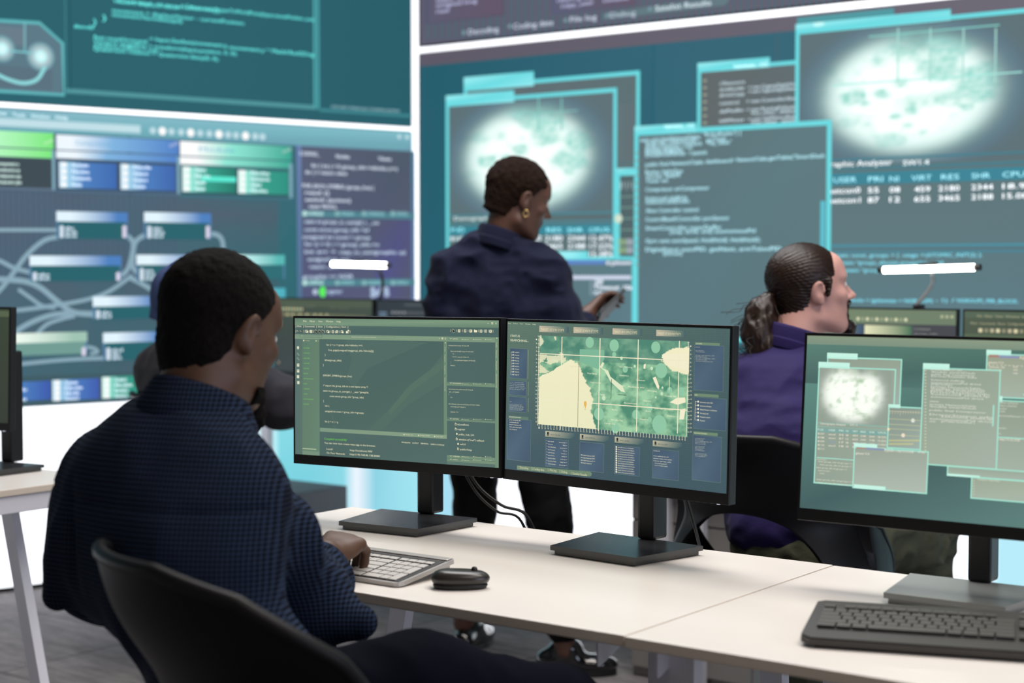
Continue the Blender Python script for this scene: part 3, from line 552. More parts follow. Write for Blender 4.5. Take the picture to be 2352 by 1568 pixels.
def draw1(cv):
    FG(cv, ['5c7a6a', '50665c', '5d7a68', '5c7266']); cv.up(); cv.z = (660, 710, 4.1255); D1, L1, TX = '4e6762', '80997f', 'ece8c4'
    cv.R(60, 84, 2020, 150, '66826f', '7d9a80', '76937a', '64806c'); cv.R(60, 150, 2020, 232, '4f6864', '4d6662', '4a6360', '4c6663'); cv.R(60, 234, 2020, 280, '76907c', '829c82', '809a80', '748e7a'); cv.R(60, 278, 143, 1380, '566f6c', '5a7268')
    cv.R(143, 280, 305, 1360, '5d7a6a', '63806c', '627e6b', '648470'); cv.up()
    cv.R(308, 282, 1482, 1130, '4d6762', '4b645f', '4c6660', '506b63'); cv.up()
    for P in ([(840, 100), (870, 96), (1500, 140), (1490, 320), (900, 860), (560, 1000), (420, 700)],): pass
    cv.P([(560, 290), (1330, 310), (760, 560), (640, 740), (560, 660), (610, 480)], '506b64'); cv.P([(1480, 420), (1484, 700), (1150, 900), (880, 1160), (760, 1150), (1000, 920), (1250, 700)], '526c63'); cv.P([(400, 900), (360, 620), (440, 1120), (470, 1135)], '506a62'); cv.up()
    cv.P([(1480, 480), (1482, 560), (1200, 760), (980, 1000), (960, 960), (1160, 720)], '567064'); cv.up()
    cv.R(310, 1122, 1512, 1158, '7d967f', '849d83'); cv.R(310, 1158, 1512, 1400, '4e6764', '4e6762', '4c6560', '506a66'); cv.R(1484, 300, 1514, 1190, '6a856f', '708b74'); cv.R(1514, 306, 1970, 700, '4e6865', '4c6662'); cv.R(1970, 265, 2020, 1520, '6c8872', '759079')
    cv.R(1514, 262, 1990, 302, '75907a', '7c967d'); cv.R(1514, 686, 1970, 722, '6d8873', '748f78'); cv.R(1514, 722, 1970, 1040, '4e6865', '4c6662'); cv.R(1514, 1020, 1970, 1056, '6d8873', '748f78'); cv.R(1514, 1050, 1970, 1380, '4e6865', '4c6662')
    cv.R(1514, 1378, 1970, 1408, '6d8873', '748f78'); cv.R(1514, 1412, 1970, 1440, '6d8873', '748f78'); cv.R(1514, 1442, 1970, 1520, '5a756c', '56706a'); cv.R(308, 280, 310, 1400, '3f5754'); cv.up()
    cv.B(122, 240, 332, 264, 2.5, '44594f'); cv.B(597, 250, 1020, 274, 2, '64806c'); cv.R(145, 1315, 276, 1322, 'b9c8a4'); cv.R(145, 1338, 305, 1380, '76907c'); cv.up()
    for t, x0, y, x1 in (('File', 152, 120, 184), ('Filter', 215, 121, 265), ('View', 295, 122, 335), ('Window', 367, 122, 436), ('Help', 467, 124, 507), ('Mark', 95, 168, 136), ('Commands', 167, 170, 260), ('Show', 292, 172, 336), ('Configuration', 367, 173, 490), ('Start', 515, 174, 560)): cv.T(t, x0, y, x1, 16, TX)
    for x in (82, 155, 276, 353, 500, 575): cv.R(x, 152+x*.012, x+2.5, 174+x*.012, TX)
    for x in (82, 158, 206, 250, 355, 405, 492, 595): cv.R(x, 194+x*.012, x+2.5, 220+x*.012, TX)
    def icon(x, y, k):
        if k == 0: cv.L([(x, y-6), (x+6, y+2), (x+24, y+2)], 4, TX, False); cv.P([(x+8, y-4), (x+26, y-4), (x+26, y+6), (x+8, y+6)], '20302c')
        if k == 1: cv.B(x, y-12, x+20, y+10, 4, TX); cv.R(x+12, y-2, x+26, y+14, TX)
        if k == 2: cv.P([(x, y-14), (x+12, y-12), (x+20, y+2), (x+20, y+14), (x+4, y+14)], '18221f'); cv.L([(x, y-14), (x+12, y-12), (x+20, y+2)], 3, TX, False); cv.L([(x+1, y-14), (x+4, y+14), (x+20, y+14)], 2.5, TX, False)
        if k == 3: cv.R(x, y-12, x+22, y+14, TX); cv.P([(x+7, y-8), (x+15, y-8), (x+15, y+8), (x+7, y+8)], '6a2f28')
        if k == 4: cv.B(x, y-6, x+20, y+14, 4, TX); cv.B(x+6, y-12, x+26, y+8, 4, TX)
        if k == 5: cv.D(x+10, y+4, 12, TX); cv.D(x+24, y-10, 9, TX); cv.R(x, y+6, x+26, y+14, TX)
        if k == 6: cv.P([(x, y-12), (x+10, y-12), (x+14, y-7), (x+30, y-7), (x+30, y+13), (x, y+13)], TX)
        if k == 7: cv.B(x, y-12, x+24, y+12, 3.5, TX); cv.L([(x+12, y-12), (x+12, y+12)], 3, TX, False); cv.L([(x, y), (x+24, y)], 3, TX, False)
        if k == 8: cv.B(x, y-12, x+22, y+14, 4, TX); cv.T('N', x+5, y+9, x+17, 14, TX)
    for x, k in ((95, 0), (122, 0), (172, 1), (216, 3), (264, 2), (298, 2), (328, 2), (374, 1), (422, 8), (456, 4), (508, 1), (556, 5)): icon(x, 206+x*.012, k)
    for x, k in ((1565, 2), (1618, 3), (1675, 8), (1728, 3), (1770, 6), (1825, 8), (1868, 7), (1916, 3)): icon(x, 184+x*.012, k)
    for x in (1549, 1600, 1660, 1713, 1752, 1810, 1855, 1905, 1950): cv.R(x, 172+x*.012, x+2, 196+x*.012, TX)
    cv.R(1898, 130, 1910, 134, TX); cv.B(1936, 124, 1950, 142, 4, TX); cv.T('X', 1972, 142, 1986, 16, TX); cv.R(1436, 276, 1446, 280, TX); cv.B(1464, 268, 1477, 284, 4, TX); cv.T('X', 1494, 286, 1505, 14, TX)
    cv.T('Q x', 128, 256, 150, 10, 'b8c4a0'); cv.T('Enterprise solutions for corporate development', 610, 266, 845, 10, 'd4d4b4'); cv.T('Solutions', 170, 300, 214, 9, 'c9cdaa'); cv.R(152, 289, 162, 302, TX); cv.D(274, 299, 6, TX); cv.T('x', 288, 304, 296, 8, TX)
    for i, t in enumerate(('DATABASE', 'VIEWMODE', 'ANALYZER', 'CREATING', 'NETWORK', 'VIEWER', 'SETTINGS MODE', 'INDEX', 'CALENDAR', 'OPTED', 'NOTIFICATIONS', 'MODDING')): cv.T(t, 156, 371+i*48.3, 156+len(t)*7.2, 9, '7fd054')
    cv.D(103, 364, 16, 'd8dcc0', None, 16, .8)
    for y in (424, 468): cv.D(99, y-4, 9, '8ea08e'); cv.D(110, y+8, 7, '8ea08e')
    for y, x in ((528, 93), (584, 93), (638, 92), (694, 95)): cv.R(x, y-14, x+22, y+14, 'dcdcc0'); 
    cv.up()
    for y in (524, 580): cv.R(98, y-2, 110, y+3, '50665f')
    cv.D(99, 420, 5, '566f6c'); cv.D(99, 464, 5, '566f6c')
    for t, x0, y, x1 in (('for (i = n; i < group_info->nblocks; i++)', 373, 344, 712), ('free_page((unsigned long)group_info->blocks[i]);', 391, 394, 822), ('}', 357, 440, 364), ('kfree(group_info);', 357, 489, 515), ('}', 340, 536, 347), ('EXPORT_SYMBOL(groups_free);', 341, 634, 614),
        ('/* export the group_info to a user-space array */', 341, 729, 766), ('static int groups_to_user(gid_t __user *grouplist,', 341, 779, 775), ('const struct group_info *group_info)', 403, 830, 725), ('{', 342, 876, 349), ('int i;', 359, 922, 399), ('unsigned int count = group_info->ngroups;', 359, 972, 727), ('for (i = n; i < g', 358, 1070, 483),
        ('You can now view create-react-app in the browser.', 351, 1272, 840), ('Local:', 374, 1330, 433), ('http://localhost:300/', 595, 1342, 808), ('On Your Network:', 374, 1367, 548), ('http://192.168.86.138:3000/', 593, 1380, 879), ('PROBLEMS', 1086, 1266, 1167), ('OUTPUT', 1185, 1272, 1246), ('TERMINAL', 1264, 1277, 1340), ('DEBUG CONSOLE', 1360, 1284, 1489),
        ('isLocalhost', 1614, 1098, 1722), ('register', 1614, 1143, 1688), ('public_hub_Url', 1626, 1192, 1770), ('window.a("load") callback', 1627, 1240, 1868), ('swUrl', 1638, 1285, 1691), ('public//http', 1638, 1334, 1750)): cv.T(t, x0, y, x1, 17 if y < 1200 or x0 > 1560 or x0 < 900 else 13, TX)
    cv.T('Compiled successfully!', 351, 1234, 566, 19, '6ed04a')
    for x, y, k in ((1590, 1088, 0), (1590, 1134, 0), (1600, 1180, 1), (1599, 1228, 0), (1612, 1275, 1), (1612, 1322, 0)):
        if k: cv.D(x+8, y, 9, TX)
        else: cv.B(x, y-8, x+16, y+10, 3, TX); cv.R(x, y-12, x+9, y-7, TX)
    for x0, y, t in ((1102, 1191, 'Manage tasks'), (1240, 1198, 'Package console'), (1393, 1208, 'Tool output')): cv.T(t, x0+18, y, x0+18+len(t)*6.2, 11, 'dcdcb8'); cv.R(x0, y-10, x0+10, y+2, 'dcdcb8')
    for y, t in ((285, 'CODING'), (705, 'PROCESSING'), (1042, 'OUTLINE'), (1396, 'TIMELINE'), (1427, 'OUTPUT')):
        cv.L([(1542, y-12), (1550, y-3), (1560, y-12)], 3, TX, False); cv.T(t, 1568, y, 1568+len(t)*8, 10, TX)
        for x0, q in ((1655, 'Manage tasks'), (1760, 'Package console'), (1876, 'Tool output')): cv.T(q, x0+12, y+4, x0+12+len(q)*4.6, 8, 'c8ceaa'); cv.R(x0, y-4, x0+7, y+4, 'c8ceaa')
    for t, x0, y, x1 in (('void groups_free(struct group_info *group_info)', 1528, 347, 1722), ('{', 1528, 370, 1532), ('if (group_info->blocks[0] != group_info->small_block) {', 1548, 402, 1768), ('int i;', 1567, 426, 1584), ('for (i = 0; i < group_info->nblocks; i++)', 1567, 455, 1720), ('free_page((unsigned long)group_info->blocks[i]);', 1585, 487, 1784), ('}', 1548, 508, 1551), ('kfree(group);', 1548, 536, 1590),
        ('static int groups_from_user(struct group_info *group_info,', 1530, 760, 1763), ('gid_t __user *grouplist)', 1537, 786, 1630), ('{', 1530, 808, 1533), ('int i;', 1548, 838, 1566), ('static void groups_sort(struct group_info *group_info) nblocks++ nblocks;', 1530, 900, 1825), ('sizeof_init(group_info->ngroups, 1);', 1548, 926, 1690), ('if (gidsetsize == n)', 1548, 976, 1620)): cv.T(t, x0, y, x1, 11, 'dcdcb8')
    for x, ys in ((1497, ((355, 402, 'Toolbar'), (430, 500, 'Properties'), (530, 615, 'Management'), (645, 775, 'Administration Hub'))), (1985, ((312, 365, 'Toolbar'), (390, 462, 'Properties'), (490, 578, 'Management'), (610, 745, 'Administration Hub')))):
        for a, b, t in ys: cv.T(t, x-5, a, b, 9, 'dcdcb8', True)
        cv.D(x+2, ys[0][0]-38, 6, 'c8d0a8')
def draw2(cv):
    FG(cv, ['3e5660', '3c545c', '465f62', '5e7868']); cv.up(); cv.z = (1150, 730, 3.5636); G2 = '5a7870'; TX = 'f0eccb'
    a, b = cv.clip[0], cv.clip[2]; V0, V1 = cv.clip[1], cv.clip[3]; n = 150
    for i in range(n):
        u = a+(b-a)*i/n; cv.add([(u, V0), (u+.0003, V0), (u+.0003, V1), (u, V1)], [(0, 1, 2, 3)], [cv.c(q) for q in ('4a6270', '4a6270', '66806f', '66806f')])
    for i in range(85):
        v = V0+(V1-V0)*i/85; q = i/85; cc = mixc(lin('485f6c'), lin('62796c'), q); cv.add([(a, v), (b, v), (b, v+.0003), (a, v+.0003)], [(0, 1, 2, 3)], [mixc(cc, lin('708a72'), .4*q), cc, cc, mixc(cc, lin('708a72'), .4*q)])
    cv.up()
    for t, x0, y, x1 in (('File', 62, 50, 86), ('Select', 104, 50, 140), ('View', 157, 52, 184), ('Window', 200, 54, 243), ('Help', 260, 56, 288)): cv.T(t, x0, y, x1, 10, 'd4d8b4')
    cv.T('STATUS', 80, 154, 157, 18, TX); cv.T('SEARCHING...', 80, 190, 231, 18, TX)
    for x, y, t in ((318, 64, 'TARGET: 52°31′N 13°20′E'.replace('′', "'")), (598, 73, "TARGET: 55°45'6\"N 37°37'4\"E"), (917, 84, "TARGET: 48°51'24\"N 2°21'08\"E"), (1275, 97, "TARGET: 51°30'26\"N 0°7'41\"V")):
        cv.G(x, y, x+240, y+50, [(0, 'c4b8a0'), (.5, '93998a'), (.85, '5f7870'), (1, '465f64')]); cv.up(); cv.T(t, x+12, y+38, x+200, 19, 'e6deb4'); cv.up(-1)
    # map
    MX0, MY0, MX1, MY1 = 322, 143, 1532, 870
    def land(s, t):
        coast = .02 if t < .2 else 0
        pts = [(0, .46), (.05, .40), (.1, .36), (.17, .27), (.2, .25), (.265, .27), (.29, .36), (.32, .46), (.35, .54), (.37, .66), (.365, .8), (.39, .92), (.41, 1.0)]
        n = mnoise.fractal(Vector((s*9, t*6, 1)), .9, 2.1, 5); n2 = mnoise.fractal(Vector((s*26, t*17, 4)), .9, 2.1, 3)
        # boundary of the sea (left, below the peninsula)
        if s < .05: top = .40
        yb = np.interp(s, [0, .06, .12, .18, .22, .27], [.47, .42, .36, .29, .26, .28]); xb = np.interp(t, [.28, .36, .46, .54, .66, .8, .92, 1], [.27, .29, .32, .35, .38, .365, .39, .41])
        sea = (s < .27 and t > yb+n2*.022) or (t > .28 and .262 < s < xb+n2*.012)
        sea2 = s < .08+.12*n*1.2 and t < .42 and mnoise.noise(Vector((s*8, t*9, 7))) > -.12
        sea3 = math.hypot((s-1.0)/.17, (t-.2)/.14) < 1+n2*.1
        g = mixc(lin('4f8c72'), lin('9fcfa6'), max(0, min(1, .38+n*.9+n2*.35+max(0, 1-abs(s-.44-(t-.4)*.3)/.09)*.5)))
        if t < .26: g = mixc(g, lin('4a7f72'), .6)
        cream = mixc(lin('f2ecc6'), lin('e9e8c0'), t)
        if sea or sea3: return cream
        if sea2: return mixc(cream, g, .25)
        return g
    cv.field(MX0, MY0, MX1, MY1, 200, 120, land); cv.up()
    for x, y, rr in ((730, 200, 45), (930, 225, 50), (1270, 240, 48), (1315, 430, 62), (805, 785, 52), (1020, 420, 28), (1220, 735, 30), (1110, 790, 40), (1385, 590, 26), (1300, 870, 75), (1480, 600, 34), (940, 905, 40), (1220, 830, 22), (845, 655, 20), (1237, 412, 15), (1098, 395, 12), (1320, 620, 14), (1325, 570, 10), (1270, 650, 9), (930, 300, 22), (990, 330, 14)): cv.D(x, y, rr, '8fc6a4' if rr > 20 else 'c4e2bc', None, 20, .95)
    cv.up()
    cv.P([(740, 350), (790, 330), (850, 370), (830, 410), (880, 430), (900, 480), (1000, 560), (1020, 610), (985, 600), (900, 520), (850, 430)], 'dfe8c4')
    cv.P([(1245, 490), (1270, 480), (1300, 560), (1295, 585), (1280, 570)], 'f2eccc'); cv.P([(1385, 690), (1440, 655), (1510, 650), (1515, 690), (1450, 710)], 'f2eccc'); cv.P([(1470, 750), (1515, 740), (1500, 830), (1465, 830)], 'f2eccc'); cv.P([(1172, 380), (1190, 375), (1185, 415), (1170, 415)], 'f2eccc'); cv.P([(1320, 300), (1530, 290), (1530, 430), (1380, 390), (1330, 340)], 'f2eccc'); cv.up()
    cv.P([(648, 255), (850, 262), (850, 335), (800, 420), (648, 360)], '7db698'); cv.up()
    for x in (503, 815, 1128, 1464): cv.R(x-3, 148+(x-322)*.035, x+4, 905+(x-322)*.035, 'efe8c8')
    for y in (287, 662): cv.R(322, y, 1532, y+7, 'efe8c8')
    cv.R(640, 350, 644, 890, '8a8468'); cv.R(906, 500, 910, 660, '20382f'); cv.R(1382, 480, 1386, 590, 'dfe4bc'); cv.R(960, 625, 1030, 629, '20382f'); cv.up()
    cv.D(694, 697, 17, 'e8b45c', None, 18, .85); cv.P([(681, 704), (707, 704), (695, 742)], 'e8b45c'); cv.D(694, 747, 5, 'd8cfa0', None, 12, 2)
    for t, x0, y, x1 in (('Fort McMurray', 975, 405, 1080), ('Edmonton', 975, 475, 1050), ('Prince George', 712, 458, 790), ('Winnipeg', 1200, 600, 1278), ('Thunder Bay', 1345, 642, 1440), ('Saskatoon', 1110, 513, 1182), ('Bozeman', 1012, 700, 1115), ('Boise', 915, 755, 955), ('Dayton', 1170, 682, 1230), ('Cheyenne', 1135, 832, 1210), ('Sioux Falls', 1260, 745, 1330), ('Minneapolis', 1335, 750, 1415),
        ('Salt Lake City', 905, 838, 1000), ('Madison', 1365, 806, 1430), ('Calgary', 985, 560, 1018), ('Medicine Hat', 1045, 568, 1180), ('Seattle', 815, 632, 855), ('Vancouver', 735, 532, 825), ('Gulf of A', 565, 400, 640), ('Pierre', 1190, 768, 1230), ('Carson City', 850, 866, 940)): cv.T(t, x0, y, x1, 13, 'f0efce' if t != 'Gulf of A' else 'd4d8b8')
    # rulers
    cv.R(314, 150, 318, 880, TX); cv.R(1536, 195, 1540, 970, TX)
    for i in range(23): cv.R(305, 146+i*31.6, 322, 149+i*31.6, TX); cv.R(1530, 198+i*33.3, 1546, 201+i*33.3, TX)
    for i in range(22): cv.T(str(i+1), 290-(4 if i > 8 else 0), 180+i*32, 299, 10, TX); cv.T(str(i+1), 1552, 236+i*33.3, 1561+(4 if i > 8 else 0), 11, TX)
    for i in range(50):
        x = 316+i*24.4; y = 872+(x-316)*.083; cv.R(x-1.5, y-2, x+1.5, y+20, TX); cv.T(str(i+1), x-5, y+32, x+5, 11, TX)
    def panel(x0, y0, x1, y1, c='42566c', f='6f8a7c'): cv.R(x0, y0, x1, y1, c, '4a6074', '50687a', c); cv.up(); cv.B(x0, y0, x1, y1, 2, f); cv.up(-1)
    panel(77, 246, 217, 492); panel(70, 508, 212, 630); panel(70, 640, 210, 765); panel(58, 820, 245, 1158); panel(1590, 218, 1822, 590); panel(1585, 646, 1845, 905); panel(1575, 955, 1803, 1325)
    cv.R(70, 798, 228, 822, '5f7a6c'); cv.R(1592, 198, 1795, 220, '6f8a70'); cv.R(1586, 616, 1785, 640, '6f8a70'); cv.R(1578, 926, 1778, 950, '6f8a70')
    for x0, y0, x1, y1 in ((370, 985, 555, 1212), (650, 1010, 845, 1246), (934, 1040, 1136, 1274), (1247, 1070, 1458, 1310)): panel(x0, y0, x1, y1)
    for x, y, t in ((367, 922, 'GRAVITY FIELD MAP'), (650, 947, 'GLOBAL TEMPERATURE'), (935, 970, 'SEA LEVEL'), (1247, 1000, 'ALTITUDE')):
        a, b = cv.cor(x, y, x+236, y+48); cv.add([(a[0], a[1]), (b[0], a[1]), (b[0], a[1]*.4+b[1]*.6), (b[0]-.012, b[1]), (a[0], b[1])], [(4, 3, 2, 1, 0)], [cv.c(q) for q in ('bcb8a0', '4f686a', '4a6468', '566e6c', 'a8a890')]); cv.up()
        cv.T(t, x+42, y+36, x+122, 10, '2c3a38'); cv.R(x+15, y+10, x+29, y+32, '1c2628'); cv.R(x+15, y+34, x+29, y+40, '1c2628'); cv.up(-1)
    cv.up()
    for i in range(9): cv.D(104, 279+i*23, 6, TX); cv.T(('Navigation', 'Positioning', 'Tracking', 'Mapping', 'Recovery', 'Destination', 'Avenue', 'Triangulation', 'Signal')[i], 114, 284+i*22.8, 140+len('NavigPositTrackMappRecovDestinAven Triangulat Sig'[i*5:i*5+5])*2.4, 8, TX); cv.R(88, 279+i*23, 98, 280.5+i*23, TX)
    cv.R(87, 275, 88.5, 465, TX)
    rr = random.Random(5)
    def lines(x0, y0, n, dy, w0, w1, h, c='c9d0b8'):
        ws = ('return', 'group_info', 'console.output', 'int err = 0', 'status update', 'memory ready')
        for i in range(n): cv.T(ws[(i+int(x0)) % 6]+' '+ws[(i*3+1) % 6], x0, y0+i*dy, x0+rr.uniform(w0, w1), h, c)
    lines(75, 526, 5, 14, 80, 132, 6); lines(75, 686, 1, 1, 14, 16, 6); lines(75, 706, 6, 9, 100, 116, 5)
    cv.T('DECODING IN PROGRESS', 70, 812, 168, 9, TX); lines(73, 836, 5, 19, 60, 128, 9, TX)
    cv.T('LOCATE', 1602, 214, 1648, 9, TX); cv.T('DATA', 1590, 634, 1614, 9, TX); cv.T('TRACKING PROGRESS', 1584, 944, 1690, 9, TX)
    lines(1597, 240, 1, 1, 36, 40, 7); lines(1597, 268, 2, 10, 60, 78, 6); lines(1597, 306, 5, 12, 80, 178, 6)
    for i, t in enumerate(('Information about USA', 'Government Database', 'Global Position Localization', 'Warning System', 'Prevention system', 'Protocol')): cv.D(1618, 684+i*30, 8, TX); cv.T(t, 1634, 694+i*30, 1634+len(t)*4.9, 11, TX); cv.R(1596, 683+i*30, 1610, 685+i*30, TX)
    cv.R(1594, 680, 1596, 835, TX)
    lines(1592, 985, 5, 11, 70, 150, 6); lines(1592, 1050, 4, 11, 55, 80, 6); lines(1592, 1108, 3, 11, 80, 110, 6)
    L1 = ('Routes Composite', 'TerraForm Max', 'Gravity Field Mapping', 'Detailed Topography', 'Celestial Geometry', 'Social Anti-Gravs', 'Exact Micro Insights', 'Gravity Metric Mapping', 'TerraDyne Geomagnetic')
    L2 = ('Field Gravity Map', 'Mapping', 'Economic Chart', 'Series', 'Gravity Map', 'Level Belt', 'Structure Map', 'Geologic Chart', 'Simultaneous Maps')
    for i in range(9): cv.T(L1[i], 388, 1011+i*23, 388+len(L1[i])*3.1, 8, TX); cv.T(L2[i], 532-len(L2[i])*3.1, 1021+i*23, 532, 8, TX); cv.R(374, 1001+i*23, 383, 1002.5+i*23, TX); cv.R(536, 1020+i*23, 545, 1021.5+i*23, TX)
    for i in range(4): cv.T(('1990: Global Temperature 14.8°C', '1995: Global Temperature 14.9°C', '2000: Global Temperature 15.1°C', '1980: Global Temperature')[i], 657, 1125+i*21, 773 if i < 3 else 746, 10, TX)
    mons = ('January', 'February', 'March', 'April', 'May', 'June', 'July', 'August', 'September', 'October', 'November', 'December')
    for i in range(12): cv.R(943, 1048+i*18.5, 954, 1061+i*18.5, TX); cv.T(mons[i]+' 2015 Sea Level rise of 3.2 millimeters', 960, 1061+i*18.6, 1090+(i % 3)*4, 9, TX)
    lines(1252, 1088, 1, 1, 50, 54, 8, TX); lines(1252, 1130, 3, 20, 60, 155, 8, TX); lines(1262, 1190, 2, 18, 75, 160, 8, TX)
    cv.P([(135, 1206), (728, 1256), (742, 1262), (748, 1274), (744, 1290), (730, 1297), (135, 1240)], '6f876f'); cv.up()
    for t, x0, y, x1 in (('Decoding', 160, 1231, 228), ('Coding date', 270, 1243, 358), ('File.log', 405, 1252, 459), ('Debug', 500, 1265, 547), ('Satelist Results', 595, 1281, 709)): cv.T(t, x0, y, x1, 19, 'd9d6b2'); cv.B(x0-18, y-20, x0-4, y-1, 2.5, 'a9b494')
    for x in (228, 228, 228): pass
    for y0, y1 in ((262, 500), (522, 635), (655, 770)): cv.R(228, y0, 229.5, y1, 'b8c0a0')
def draw3(cv):
    FG(cv, ['6a8a80', '48625f', '48625f', '5c8078']); cv.up(); cv.z = (1820, 740, 3.015)
    cv.R(90, 80, 4000, 150, '87967f', '8c9c84', '7c9180', '7a8f7c'); cv.R(95, 150, 4000, 420, '5a8074', '4a7066', '486663', '5e8a80'); cv.up()
    Bd, Bd2, Pn = 'a5e4d0', 'c6f4e4', '929f92'
    cv.R(52, 420, 4000, 1500, '5e8a80', '486663', '435f60', '648a84'); cv.up()
    def w3(x0, y0, x1, y1, tab, f0='8f9c8e', f1='98a79a', f2='a6b4a6', f3='a2b2aa', tabh=26, th=14):
        cv.R(x0, y0, x1, y1, f0, f1, f2, f3); cv.up(); cv.B(x0, y0, x1, y1, 9, Bd); cv.R(x0, y0-tabh, tab, y0+th, Bd2); cv.up()
    w3(242, 236, 747, 600, 452, '8d9a8c', '94a292'); cv.up()
    w3(1345, 215, 2400, 520, 1515, '98a08a', '98a08a'); cv.R(1362, 224, 1430, 240, 'b08074'); cv.R(1430, 228, 1572, 246, '8c96b4'); cv.T('# gobuster -u http://', 1575, 252, 1760, 20, 'f4ecd8'); cv.T('gobuster V1.0.', 1356, 285, 1465, 18, 'f0e8d4'); cv.T('= = = = = = = = = = = = = = = =', 1356, 300, 1800, 12, 'f0e8d4')
    for y in (315, 335, 358): cv.T('Timeout: 10s', 1360, y, 1470-(y-315), 16, 'f0e8d4'); cv.T('true', 1530, y, 1560, 16, 'f0e8d4')
    cv.up(); w3(1405, 535, 2400, 1070, 1455, '8f9c8c', '8f9c8c'); cv.R(1600, 495, 2000, 505, Bd)
    for i, y in enumerate((560, 580, 600, 620, 650, 735, 775)): cv.T('TerminalSensor = getTable("Smart', 1415, y, 1415+(150, 140, 70, 60, 380, 66, 30)[i], 12, 'dfe4d0')
    cv.R(1405, 790, 2400, 798, Bd); cv.T('-u http://10.10.10.87      -w /usr/', 1412, 815, 1680, 18, 'f4ecd8'); cv.up()
    w3(1073, 990, 2400, 1062, 1080, '93a294', '9cab9c', tabh=0); cv.R(1073, 1045, 1300, 1062, Bd2); cv.up(); w3(1240, 1068, 2400, 1220, 1250, '9aa694', 'a8b49c', tabh=0, th=8); cv.T('TerminalSensor = NetworkTable( )', 1285, 1092, 1440, 12, 'dfe4d0')
    for i in range(6): cv.R(1252, 1092+i*19, 1264, 1097+i*19, 'c8cfae')
    cv.up(); w3(184, 303, 687, 1130-14, 398, '929f92', '98a496', '93a294', '9cab9c', tabh=30)
    old = cv.clip; a_, b_ = cv.cor(192, 314, 676, 690); cv.clip = (a_[0], b_[1], b_[0], a_[1])
    Bc = lin('929f92')
    def f(s, t):
        x = (s-.5)*2.9; y = (t-.5)*2.9; r = math.hypot(x, y); e = 1/(1+math.exp((r-.95)*13)); n = mnoise.fractal(Vector((x*3, y*3.4, 3)), .9, 2, 4)
        c = mixc((1.0, 1.05, .95), lin('b4ccb0'), max(0, n*1.3-.05)); top = max(0, min(1, (-y-.5)/.3))*max(0, 1-abs(x-.25)/.8)
        return mixc(Bc, mixc(c, mixc(Bc, lin('b8d0b4'), max(0, .3+n)), top), e)
    cv.field(425-205*1.45, 495-205*1.4, 425+205*1.45, 495+205*1.4, 70, 60, f, 425); cv.clip = old; cv.up()
    cv.R(178, 690, 668, 698, '8cb4a8'); cv.R(178, 716, 668, 722, '8cb4a8'); cv.T('Demographic Analyzer', 198, 706, 375, 14, 'f0e8d4'); cv.T('SW1.4', 400, 716, 452, 14, 'f0e8d4'); cv.R(178, 728, 662, 758, '7fa8a0'); cv.up()
    H = (('P.I.D.', 178, 222), ('USER', 253, 300), ('PRI', 326, 356), ('NI', 372, 390), ('VIRT', 418, 455), ('RES', 475, 511), ('SHR', 535, 572), ('CPU%', 594, 652))
    for t, a, b in H: cv.T(t, a, 748+(a-178)*.052, b, 14, 'dceee0')
    for i in range(5):
        row = (('8107', 'netcon0', '55', '08', '459', '2180', '2344', '18.72%'), ('8108', 'netcon1', '87', '12', '655', '3465', '2188', '15.42%'), ('8109', 'netcon2', '17', '08', '459', '2180', '2344', '13.43%'), ('8110', 'netcon3', '18', '54', '559', '2180', '2344', '12.82%'), ('8111',))[i]
        for t, (q, a, b) in zip(row, H): cv.T(t, a, 776+i*26+(a-178)*.056, b, 13, 'f4ecd8' if not (i == 2 and q == 'USER') else '8c9ccc')
    cv.R(172, 932, 430, 938, Bd)
    for i, y in enumerate((944, 960, 982, 1002, 1022, 1042, 1084, 1106)): cv.T('static group_info int groups = {', 168+(i % 3)*12, y+6, (240, 420, 420, 380, 265, 225, 420, 420)[i], 10, 'e8e6d0')
    cv.up(); w3(668, 578, 895, 872, 750, '88958a', '8c9a90', '95a49a', tabh=12, th=12)
    cv.up(); w3(908, 310, 1420, 985, 1090, '8f9d90', '97a694', 'a0ad9c', 'a5b2a6', tabh=28)
    for i in range(12): cv.R(678+i*18, 614, 681+i*18, 634+(10 if i == 4 else 0), 'cfc8a8')
    cv.R(672, 612, 893, 615, 'cfc8a8')
    for y in (665, 702, 733, 774): cv.R(672, y, 890, y+5, 'b4bc98')
    cv.D(838, 680, 14, 'e4e8dc'); cv.D(770, 782, 14, 'f0e0cc'); cv.D(668, 740, 10, 'f0e0b8')
    for i in range(24): cv.R(672+i*9, 812, 677+i*9, 824, 'd4d088'); 
    for i in range(19): cv.R(672+i*9, 836, 677+i*9, 848, 'd4d088')
    for i in range(28): cv.R(918, 330+i*22, 930, 338+i*22, 'c8cfae')
    rr = random.Random(3); wd = ('private NetworkTable', 'double smartDash', 'public final Compressor', 'DriverStation info', 'Solenoid shiftUp', 'autonomousPid drive', 'getTable("SmartDash")')
    for i, (y, x0, x1) in enumerate(((332, 965, 1180), (348, 965, 1268), (364, 965, 1268), (378, 965, 1280), (404, 962, 1195), (422, 962, 1310), (434, 962, 1110), (450, 962, 1310), (463, 962, 1335), (475, 962, 1335), (488, 960, 1370), (502, 960, 1370), (520, 960, 1328), (552, 955, 1018), (572, 955, 1275), (587, 955, 1275), (612, 952, 1345), (642, 952, 1390), (658, 1030, 1390), (672, 952, 1390), (690, 1032, 1265), (690, 952, 994))): cv.T(wd[i % 7], x0, y, x1, 13, 'e4e6d8')
